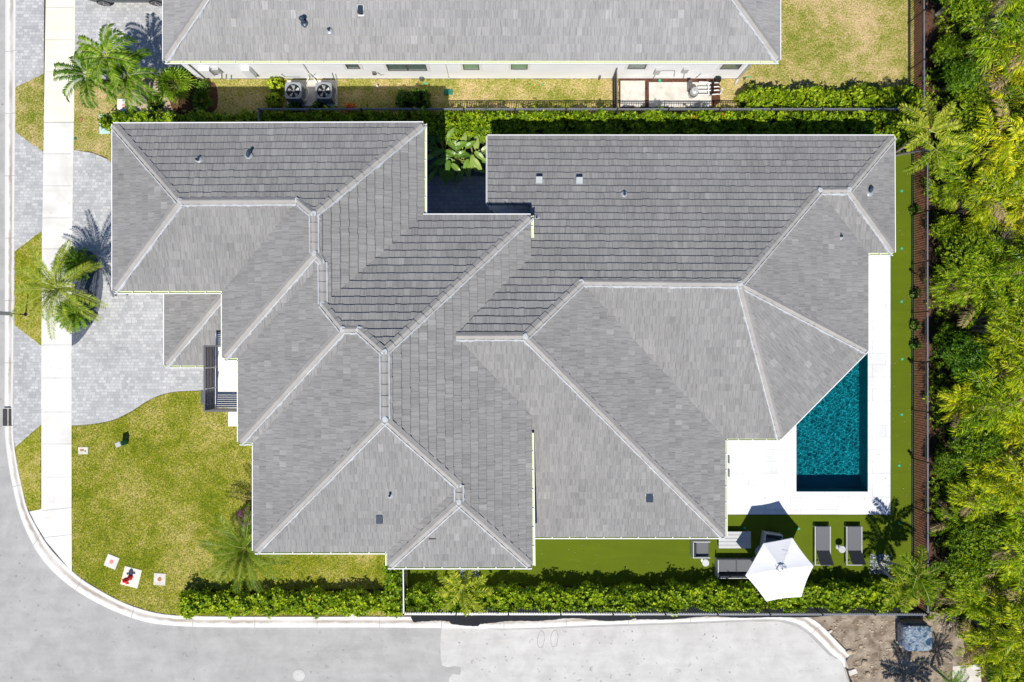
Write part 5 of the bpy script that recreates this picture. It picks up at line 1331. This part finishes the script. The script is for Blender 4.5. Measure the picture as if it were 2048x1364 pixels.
def blobcore(m, c, rx, ry, rz, r, n=10):
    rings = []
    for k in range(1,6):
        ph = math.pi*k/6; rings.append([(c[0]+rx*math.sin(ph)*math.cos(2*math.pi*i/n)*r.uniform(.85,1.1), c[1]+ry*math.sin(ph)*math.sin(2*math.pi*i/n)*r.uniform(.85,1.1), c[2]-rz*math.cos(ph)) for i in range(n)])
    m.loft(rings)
def hedge(name, label, segs, h, dens=120, mat='hedge', flowers=0, seed=1, lumps=.14, group=None):
    """segs: list of (px0,py0,px1,py1) footprint rectangles at ground level"""
    rng = np.random.default_rng(seed); a = G(segs[0][0], segs[0][1]); t = thing(name, label, 'hedge', a, group); r = random.Random(seed)
    Cs, Ns = [], []; m = MB()
    for (x0,y0,x1,y1) in segs:
        p = G(x0,y1); q = G(x1,y0); w = q[0]-p[0]; d = q[1]-p[1]
        n = int(w*d*dens*1.3 + (w+d)*2*h*dens*.75)
        u = rng.uniform(0,1,(n,3)); face = rng.uniform(0,1,n)*(w*d*1.3 + 2*(w+d)*h*.75)
        X = p[0]+u[:,0]*w; Y = p[1]+u[:,1]*d; hh = h*(1+lumps*(np.sin(X*2.3+seed)+np.sin(X*5.1+Y*3+seed*2)+.8*np.sin(X*11.7+Y*7)))
        Z = hh*(1-.10*u[:,2]**2); N = np.tile([0,0,1.0],(n,1))
        s1 = w*d*1.3; sideX = face > s1; which = rng.integers(0,2,n); lng = rng.uniform(0,1,n) < w/(w+d)
        bul = lumps*.9*np.sin(X*3.1+seed)+.07*np.sin(X*9)
        sel = sideX & lng; Y[sel] = np.where(which[sel]==0, p[1]-bul[sel], q[1]+bul[sel]); Z[sel] = hh[sel]*np.sqrt(u[sel,2])*.97; N[sel] = np.stack([np.zeros(sel.sum()), np.where(which[sel]==0,-1.0,1.0), np.full(sel.sum(),.7)],1)
        sel = sideX & ~lng; X[sel] = np.where(which[sel]==0, p[0], q[0]); Z[sel] = hh[sel]*np.sqrt(u[sel,2])*.97; N[sel] = np.stack([np.where(which[sel]==0,-1.0,1.0), np.zeros(sel.sum()), np.full(sel.sum(),.7)],1)
        C = np.stack([X,Y,Z],1)+rng.normal(0,.06,(n,3)); C[:,2] -= rng.uniform(0,.35,n)**1.0*(rng.uniform(0,1,n)<.5); N = N+rng.normal(0,.35,(n,3)); N /= np.linalg.norm(N,axis=1,keepdims=True); Cs.append(C); Ns.append(N)
        ns = max(2,int(w/.3)) if w > d else max(3,int(d/.25))
        for k in range(ns):
            f = (k+.5)/ns; c = (p[0]+w*f, p[1]+d/2) if w > d else (p[0]+w/2, p[1]+d*f)
            blobcore(m, (c[0],c[1],h*.36), .45 if w>d else w*.45, d*.42 if w>d else .45, h*.34, r, 8)
    C = np.concatenate(Cs); N = np.concatenate(Ns); V, F = rosettes(C, N, .15, .08, 6, rng)
    o = fast_mesh('foliage', V-np.array(a), F, M[mat]); o.parent = t
    m.v = [tuple(Vector(v)-Vector(a)) for v in m.v]; _par(m.build('branches_and_shade_core', M['core']), t)  # dark lumps inside the hedge, coloured as its inner shade
    if flowers:
        idx = rng.choice(len(C), flowers, replace=False); V, F = rosettes(C[idx]+[0,0,.05], np.tile([0,0,1.0],(flowers,1)), .10, .06, 7, rng)
        o = fast_mesh('blossom', V-np.array(a), F, M['orange']); o.parent = t
    return t
hedge('hedge','long green hedge along the inside of the boundary picket fence, above the roofs',[(228,243,545,265),(545,240,1300,280),(1300,240,1815,288)],1.15,105,'hedge',10,11)
hedge('hedge','neighbour hedge along the lower edge of the dry lawn, right of the slabs',[(1486,194,1828,230)],1.05,115,'hedge',0,12)
hedge('hedge','low hedge between the front lawn and the lower kerb, left of the fence corner',[(376,1183,806,1212)],.82,125,'hedge',5,13)
hedge('hedge','short hedge piece running down from the roof to the fence corner',[(780,1118,803,1184)],.85,115,'hedge',0,14)
hedge('hedge','long bright hedge between the artificial turf and the south picket fence',[(822,1172,1330,1203),(1330,1165,1800,1200)],1.02,125,'hedge',12,15)
def shrub(name, label, cat, px, py, rad, h, mat='hedge_d', n=260, ll=.12, lw=.06, seed=1, k=6, group=None, core=True):
    rng = np.random.default_rng(seed); r = random.Random(seed); a = np.array(G(px,py)); t = thing(name,label,cat,tuple(a),group)
    D = rng.normal(0,1,(n,3)); D[:,2] = np.abs(D[:,2])*.9; D /= np.linalg.norm(D,axis=1,keepdims=True); rr = 1-.22*rng.uniform(0,1,(n,1))**1.5
    lump = 1+.16*np.sin(D[:,:1]*6+seed)+.14*np.sin(D[:,1:2]*7+seed*3)
    C = D*rr*lump*np.array([rad,rad,h]); V,F = rosettes(C, D, ll, lw, k, rng); o = fast_mesh('foliage',V,F,M[mat]); o.parent = t
    if core: m = MB(); blobcore(m,(0,0,h*.42),rad*.78,rad*.78,h*.42,r,10); _par(m.build('branches_and_shade_core',M['core']),t)  # shrub filler painted as dark as the shade within
    return t
shrub('shrub','left of the two round dark shrubs in the shade by the neighbour wall','shrub',810,203,.42,.9,seed=3,group='round shrubs by the neighbour wall'); shrub('shrub','right of the two round dark shrubs in the shade by the neighbour wall','shrub',842,200,.48,1.0,seed=4,group='round shrubs by the neighbour wall')
shrub('shrub','upper leafy shrub just left of the air conditioners','shrub',556,174,.34,.8,'hedge',150,seed=5); shrub('shrub','lower leafy shrub just left of the air conditioners','shrub',552,204,.36,.8,'hedge',150,seed=6)
shrub('shrub','rounded leafy shrub at the left end of the neighbour hedge','shrub',1488,200,.38,1.1,'hedge',190,seed=7)
for i,(px,py,l) in enumerate(((592,215,'left of two low shrubs in front of the air conditioner slab'),(640,216,'right of two low shrubs in front of the air conditioner slab'))): shrub('shrub',l,'shrub',px,py,.34,.5,'hedge_d',110,seed=20+i)
shrub('flowering_shrub','purple-flowered shrub against the west eave at the front lawn','flowering shrub',499,1030,.46,.8,'purple',260,.09,.05,8); 
shrub('low_shrub','grey-green shrub below the purple flowers','shrub',499,1056,.32,.45,'hedge_d',120,seed=9)
t = shrub('shrub','small orange-leaved shrub beside the fence and shaded lawn','shrub',702,219,.25,.35,'orange',60,seed=10)
# bird-of-paradise in the courtyard
def banana(name,label,px,py,n,L,h,seed,spread=.5):
    r = random.Random(seed); a = Vector(G(px,py)); t = thing(name,label,'plant',tuple(a),'broad-leaved courtyard plants'); V,F,MI=[],[],[]
    for k in range(n):
        az=2.39996*k+r.uniform(-.3,.3); el=r.uniform(.55,1.35); b=Vector((r.uniform(-spread,spread),r.uniform(-spread*.6,spread*.6),0)); d=Vector((math.cos(az)*math.cos(el),math.sin(az)*math.cos(el),math.sin(el))); hh=h*r.uniform(.6,1.05)
        q=b+d*hh; o=len(V); sd=d.cross(Vector((0,0,1))).normalized(); V+=[tuple(b-sd*.02),tuple(b+sd*.02),tuple(q+sd*.02),tuple(q-sd*.02)]; F.append((o,o+1,o+2,o+3)); MI.append(1)
        l=L*r.uniform(.75,1.1); w=l*.19; e2=r.uniform(-.15,.45); g=Vector((math.cos(az)*math.cos(e2),math.sin(az)*math.cos(e2),math.sin(e2))); nseg=6; up=sd.cross(g)
        o=len(V)
        for i in range(nseg+1):
            f=i/nseg; c=q+g*l*f-Vector((0,0,.35*l*f*f)); ww=w*(math.sin(math.pi*min(1,(.06+f*.94))**.8)**.7 if f<1 else .02); V+=[tuple(c-sd*ww+up*ww*.35),tuple(c),tuple(c+sd*ww+up*ww*.35)]
        for i in range(nseg):
            for j in (0,1): F.append((o+i*3+j,o+(i+1)*3+j,o+(i+1)*3+j+1,o+i*3+j+1)); MI.append(0)
    leafobj('leaves',V,F,MI,[M['bird'],M['rachis']],t); return t
banana('bird_of_paradise','left clump of big paddle leaves in the courtyard between the two roofs',893,316,32,.75,1.25,3,.42); banana('bird_of_paradise','right clump of big paddle leaves in the courtyard against the rear roof edge',938,314,32,.75,1.3,4,.42)
banana('bird_of_paradise','big-leaved plant poking out of the dark hedge above the rear roof',1120,306,10,.9,1.6,8,.25)

# ---------------------------------------------------------------- jungle beyond the rear fence
def areca_proto(seed, mat, nf=36, L=1.65, h=2.6, stems=9, spread=.5):
    r = random.Random(seed); t = bpy.data.objects.new('areca_palm', None); COL.objects.link(t); V,F,MI=[],[],[]; m = MB()
    tops = []
    for s in range(stems):
        a = 2.4*s; b = Vector((math.cos(a),math.sin(a),0))*spread*.5*math.sqrt(s/stems); top = Vector((b.x*2.8,b.y*2.8,h*r.uniform(.55,1.05))); m.tube([b,b.lerp(top,.5)+Vector((0,0,.1)),top],[.045,.04,.03],6); tops.append(top)
    for k in range(nf):
        tp = tops[k%stems]; az = 2.39996*k+r.uniform(-.3,.3)
        frond(V,F,MI,tp,az,L*r.uniform(.7,1.1),r.uniform(.55,1.3),r.uniform(1.2,2.1),19,.44,.068,.45,.75,.018,0,.55,r,r.uniform(-.5,.5),2 if k % 13 == 4 else 0, .55)
    c = leafobj('crown',V,F,MI,[M[mat],M['rachis'],M['dead']],t); _par(m.build('trunk',M['trunk']),t); return t
def tree_proto(seed, mat, rad=1.6, h=3.6, n=1500, ll=.17, lw=.06):
    rng = np.random.default_rng(seed); r = random.Random(seed); t = bpy.data.objects.new('broadleaf_tree', None); COL.objects.link(t)
    Cs=[];Ns=[]; m=MB(); cores=MB()
    for k in range(11):
        a=2.4*k; rr=rad*.62*math.sqrt((k+.3)/11); c=np.array([rr*math.cos(a),rr*math.sin(a),h*(.62+.3*r.random()*(1-rr/rad))]); R0=rad*r.uniform(.30,.48)
        nn=n//11; D=rng.normal(0,1,(nn,3)); D/=np.linalg.norm(D,axis=1,keepdims=True); D[:,2]=np.where(D[:,2]<-.2,-D[:,2],D[:,2]); Cs.append(c+D*R0*rng.uniform(.6,1.12,(nn,1))*np.array([1,1,.8])); Ns.append(D)
        m.tube([(0,0,h*.25),tuple(c*np.array([.5,.5,.7])),tuple(c)],[.06,.04,.015],5)
        blobcore(cores,c,R0*.3,R0*.3,R0*.25,r,7)
    m.tube([(0,0,0),(.05,.03,h*.3)],[.11,.08],8)
    C=np.concatenate(Cs);N=np.concatenate(Ns);V,F=rosettes(C,N,ll,lw,5,rng); o=fast_mesh('crown',V,F,M[mat]); o.parent=t; _par(m.build('trunk',M['trunk']),t); _par(cores.build('branches_and_shade_core',M['core']),t); return t  # core lumps paint the shaded gaps between the leaf clusters
def twig_proto(seed, h=3.4):
    r=random.Random(seed); t=bpy.data.objects.new('bare_shrub',None); COL.objects.link(t); m=MB()
    def br(p,d,l,rad,lev):
        q=p+d*l; m.tube([p,p.lerp(q,.5)+Vector((r.uniform(-.04,.04),r.uniform(-.04,.04),0)),q],[rad,rad*.8,rad*.5],4)
        if lev: 
            for k in range(5 if lev>1 else 6): br(p.lerp(q,r.uniform(.45,1)),(d+Vector((r.uniform(-.7,.7),r.uniform(-.7,.7),r.uniform(-.15,.5)))).normalized(),l*r.uniform(.5,.75),rad*.55,lev-1)
    for k in range(5): a=1.2566*k; br(Vector((0,0,.0)),Vector((math.cos(a)*.35,math.sin(a)*.35,1)).normalized(),h*.42,.03,3)
    _par(m.build('branches_and_shade_core',M['twig']),t); return t
protos = {'Y': [areca_proto(101,'areca_y'), areca_proto(102,'areca_y',30,1.6,3.1)], 'A': [areca_proto(103,'areca'), areca_proto(104,'areca',38,1.8,2.2)],
          'B': [tree_proto(105,'broad'), tree_proto(106,'tropic',1.5,3.4), tree_proto(107,'broad',1.8,3.2,1500,.12,.05)], 'T': [twig_proto(108)], 'C': [tree_proto(109,'broad',1.1,2.2,800,.17,.05)]}
ycol = {'Y':'yellow-green areca palm clump','A':'green areca palm clump','B':'dark leafy tree','T':'bare grey twiggy shrub','C':'low dark leafy bush'}
cat = {'Y':'palm tree','A':'palm tree','B':'tree','T':'shrub','C':'bush'}
grp = {'Y':'areca palms beyond the fence','A':'areca palms beyond the fence','B':'leafy trees beyond the fence','T':'bare shrubs beyond the fence','C':'bushes beyond the fence'}
# kind, variant, ground px, ground py, scale, rotation, where
J = [
('B',0,1872,30,1.0,0,'in the top corner next to the neighbour fence'),('T',0,1905,40,1.0,.4,'near the top edge between leafy crowns'),('A',0,1965,45,1.05,1,'at the top right, below the frame edge'),('Y',1,2020,-10,1.0,2,'at the very top right corner'),
('A',1,1945,120,1.15,2.2,'level with the neighbour lawn'),('Y',0,1975,172,1.15,.3,'level with the lower edge of the neighbour lawn'),('C',0,1868,120,.8,1,'against the neighbour fence, level with its lawn'),('B',1,1880,185,.8,2,'just right of the end of the boundary fence'),('T',0,1900,175,.8,2.4,'just outside the corner where two picket fences meet'),('Y',1,2040,230,1.0,3,'at the right edge, level with the boundary hedge'),
('B',2,1905,240,.9,1,'behind the twin foxtail palm'),('A',0,2000,270,1.2,4,'right of the twin foxtail palm'),('B',1,1876,318,.65,5,'at the fence below the twin foxtail palm'),('Y',1,1930,320,1.15,5,'level with the upper right roof corner'),
('A',1,1990,372,1.1,1.2,'level with the highest small ridge of the rear roof'),('A',1,1872,385,.65,3,'at the fence, level with the small hip'),('Y',0,1918,418,1.0,2.1,'level with the round roof vent near the rear eave'),('Y',0,1985,440,.9,2.6,'deep in, level with the small hip eave'),
('C',0,1868,465,.75,.4,'at the fence, level with the top of the deck'),('Y',1,2032,480,1.15,.9,'at the right edge, level with the deck top'),('T',0,1965,480,.9,1.0,'level with the top of the white deck strip'),('B',2,1900,515,.9,0,'level with the first garden spotlight'),('A',0,1985,545,1.2,3.3,'deep in, level with the white deck strip'),
('A',0,1876,575,.7,2,'at the fence, level with the narrow deck strip'),('A',1,1915,590,1.0,.7,'near the fence, level with the rear eave'),('Y',0,2010,630,1.1,4.4,'at the right, level with the top of the pool'),('Y',1,1945,655,1.15,1.9,'level with the corner where the pool meets the roof'),
('C',0,1868,680,.75,5,'at the fence, level with the pool top'),('B',1,1890,715,.85,4,'near the fence, level with the second garden spotlight'),('Y',0,1975,730,1.2,2.8,'level with the upper third of the pool'),('Y',0,2040,765,1.0,1,'at the right edge, level with the pool'),
('A',0,1915,790,1.1,3.9,'near the fence, level with the middle of the pool'),('Y',1,1878,800,.7,.9,'at the fence, level with the pool middle'),('Y',1,1975,830,.9,2,'level with the lower half of the pool'),('A',1,2020,880,1.1,0,'at the right, level with the pool bottom third'),
('B',0,1900,875,.9,5.2,'near the fence, level with the third garden spotlight'),('C',0,1868,925,.75,3,'at the fence, level with the dark band of the pool'),('Y',1,1945,930,1.1,3.1,'level with the bottom of the pool'),('A',0,1905,985,.8,1.3,'level with the lower deck edge near the fence'),('A',0,1990,1000,1.15,2.5,'level with the lower deck edge, deep in'),
('A',1,1880,1030,.7,0,'at the fence, level with the umbrella shadow'),('B',2,1910,1060,.95,4.6,'near the fence, level with the sun loungers'),('A',1,2035,1060,1.0,2,'at the right edge, level with the sun loungers'),('A',0,1965,1085,1.05,.5,'level with the parasol'),('B',0,1890,1120,.75,0,'just right of the twin palm crowns'),
('A',0,2010,1150,1.0,3.5,'deep in, level with the south hedge'),('Y',0,1960,1175,.95,5.5,'level with the south hedge'),('A',1,1905,1180,.8,1,'beside the lower end of the rear fence'),('Y',1,1950,1230,1.15,4,'beside the dirt lot, level with the wrapped pallet'),('Y',0,1925,1265,.85,.2,'hanging over the dirt lot right of the pallet'),
('Y',1,2015,1265,1.0,1,'at the right edge beside the dirt lot'),('B',0,2000,1330,.9,2.2,'in the bottom right corner'),('C',0,1960,1300,1.2,2,'by the old grey paving in the bottom right'),
('T',0,1935,60,1.1,1.7,'at the top, between the first leafy tree and the green arecas'),('T',0,1925,205,1.0,3.1,'above the twin foxtail palm crowns'),('T',0,1990,905,1.0,.6,'deep in, level with the pool bottom'),('T',0,1925,1020,.9,2.2,'near the fence, level with the lower deck edge'),('T',0,1950,845,.9,1.2,'level with the middle of the pool'),
# beyond the frame, for other viewpoints
('B',0,2110,60,1.1,0,'beyond the right edge at the top'),('A',1,2115,300,1.1,1,'beyond the right edge, second'),('B',1,2120,520,1.1,2,'beyond the right edge, third'),('Y',0,2120,760,1.1,3,'beyond the right edge, fourth'),('B',2,2115,980,1.1,4,'beyond the right edge, fifth'),('A',0,2110,1200,1.1,5,'beyond the right edge, sixth')]
used = set(); seen_lab = set()
for (k, v, px, py, sc, rot, where) in J:
    pr = protos[k][v]; lab = ycol[k] + ' ' + where; assert lab not in seen_lab, lab; seen_lab.add(lab)
    if (k,v) not in used:
        used.add((k,v)); pr.location = G(px,py); pr.rotation_euler = (0,0,rot); pr.scale = (sc,)*3; tag(pr, lab, cat[k], grp[k])
    else: o = dup(pr, G(px,py), lab, rot, sc, grp[k]); o.name = pr.name.split('.')[0]; o['category'] = cat[k]
# undergrowth: one mass of ground leaves
rng = np.random.default_rng(77); n = 5500
X = rng.uniform(0,1,n)**1.15; px = 1832+X*330; py = rng.uniform(-120,1235,n); s = 1/PPM
C = np.stack([(px-1024)*s,(682-py)*s,np.abs(rng.normal(0,.35,n))+.08],1); N = np.tile([0,0,1.0],(n,1))+rng.normal(0,.4,(n,3)); N/=np.linalg.norm(N,axis=1,keepdims=True)
keep = px > 1856+12*np.sin(py*.03)+6*np.sin(py*.11); C=C[keep]; N=N[keep]
V,F = rosettes(C,N,.19,.07,6,rng); o = fast_mesh('undergrowth',V,F,M['broad']); o['kind']='stuff'; o['label']='dark leafy undergrowth covering the ground beyond the rear fence'; o['category']='undergrowth'
# palms in the bottom dirt lot
t = thing('young_palm','young green palm on the dirt lot below the wrapped pallet','palm tree',G(1862,1332)); r = random.Random(3); trunk(t,[(0,0,0),(.1,-.1,1.6)],.08,.05); V,F,MI=[],[],[]
for k in range(12): frond(V,F,MI,(.1,-.1,1.6),2.39996*k,r.uniform(.8,1.1),r.uniform(.2,1.1),1.3,22,.24,.04,.3,.5,.018,0,.1,r)
leafobj('crown',V,F,MI,[M['palm'],M['rachis']],t)
t = thing('tall_palm','tall palm just below the picture edge throwing its shadow on the dirt lot','palm tree',G(1800,1398)); trunk(t,[(0,0,0),(.05,-.3,3.0)],.12,.09); foxcrown(t,(.05,-.3,3.0),91,L=1.5,nf=9)
# neighbour yard: low spiky ground plants near the wall
shrub('ground_plant','dark low plant in the mulch against the neighbour wall corner','plant',408,176,.38,.55,'hedge_d',120,seed=31)
# dark leaf tufts added in place of leaf shadows along the rear fence
for i,(py,l) in enumerate(((420,'at the turf edge level with the small hip'),(588,'at the turf edge between two drain lids, level with the eave'),(650,'at the turf edge just below the second drain lid'),(690,'at the turf edge above the middle spotlight'))):
    shrub('leaf_shadow_tuft','added dark tuft standing in for a leaf shadow '+l,'plant',1827,py,.22,.45,'hedge_d',50,seed=40+i,group='leaf shadow stand-ins along the turf edge',core=False)

# short grass tufts break up the flat lawns (one mass of blades per lawn)
def tufts(name, label, area, n, seed, mat, z=.012, ll=.05):
    rng = np.random.default_rng(seed); x0,y0,x1,y1 = area; px = rng.uniform(x0,x1,n*2); py = rng.uniform(y0,y1,n*2)
    keep = np.array([inside(a,b,area_poly[name]) for a,b in zip(px,py)]) if name in area_poly else np.ones(n*2,bool)
    px=px[keep][:n]; py=py[keep][:n]; C=np.stack([(px-1024)*s,(682-py)*s,np.full(len(px),z)],1); N=np.tile([0,0,1.0],(len(px),1))+rng.normal(0,.3,(len(px),3)); N/=np.linalg.norm(N,axis=1,keepdims=True)
    V,F=rosettes(C,N,ll,.012,4,rng,.9); o=fast_mesh('grass_tufts',V,F,M[mat]); o['kind']='stuff'; o['label']=label; o['category']='grass'
def inside(x,y,poly):
    c=False; n=len(poly); j=n-1
    for i in range(n):
        if (poly[i][1]>y)!=(poly[j][1]>y) and x<(poly[j][0]-poly[i][0])*(y-poly[i][1])/(poly[j][1]-poly[i][1])+poly[i][0]: c=not c
        j=i
    return c
area_poly = {'front': front}
M['blade'] = leaf_mat('grass_blades',(.12,.19,.012),(.24,.31,.03),(.46,.43,.16),.6,.25)
tufts('front','blades of grass standing on the front lawn',(144,782,812,1231),26000,5,'blade')

# fallen leaves on the turf, deck and road edge
rng = np.random.default_rng(9); P0 = np.concatenate([np.stack([rng.uniform(1785,1825,50), rng.uniform(320,1160,50)],1), np.stack([rng.uniform(830,1480,40), rng.uniform(1080,1150,40)],1),
    np.stack([rng.uniform(1460,1775,14), rng.uniform(885,1025,14)],1), np.stack([rng.uniform(150,480,30), rng.uniform(880,1150,30)],1), np.stack([rng.uniform(100,1500,60), rng.uniform(1262,1360,60)],1)])
P0 = P0[~((P0[:,0]>1585)&(P0[:,0]<1742)&(P0[:,1]<990)&(P0[:,1]>690))]
zz_ = np.where(P0[:,1]>1255, -.148, np.where((P0[:,0]>1440)&(P0[:,0]<1781)&(P0[:,1]<1028), .048, .03)); C = np.stack([(P0[:,0]-1024)/PPM, (682-P0[:,1])/PPM, zz_], 1)
V,F = rosettes(C, np.tile([0,0,1.0],(len(C),1)), .07, .035, 1, rng, .15); o = fast_mesh('fallen_leaves', V, F, M['dead']); o['kind']='stuff'; o['label']='small dry leaves scattered over turf, deck and road'; o['category']='leaves'
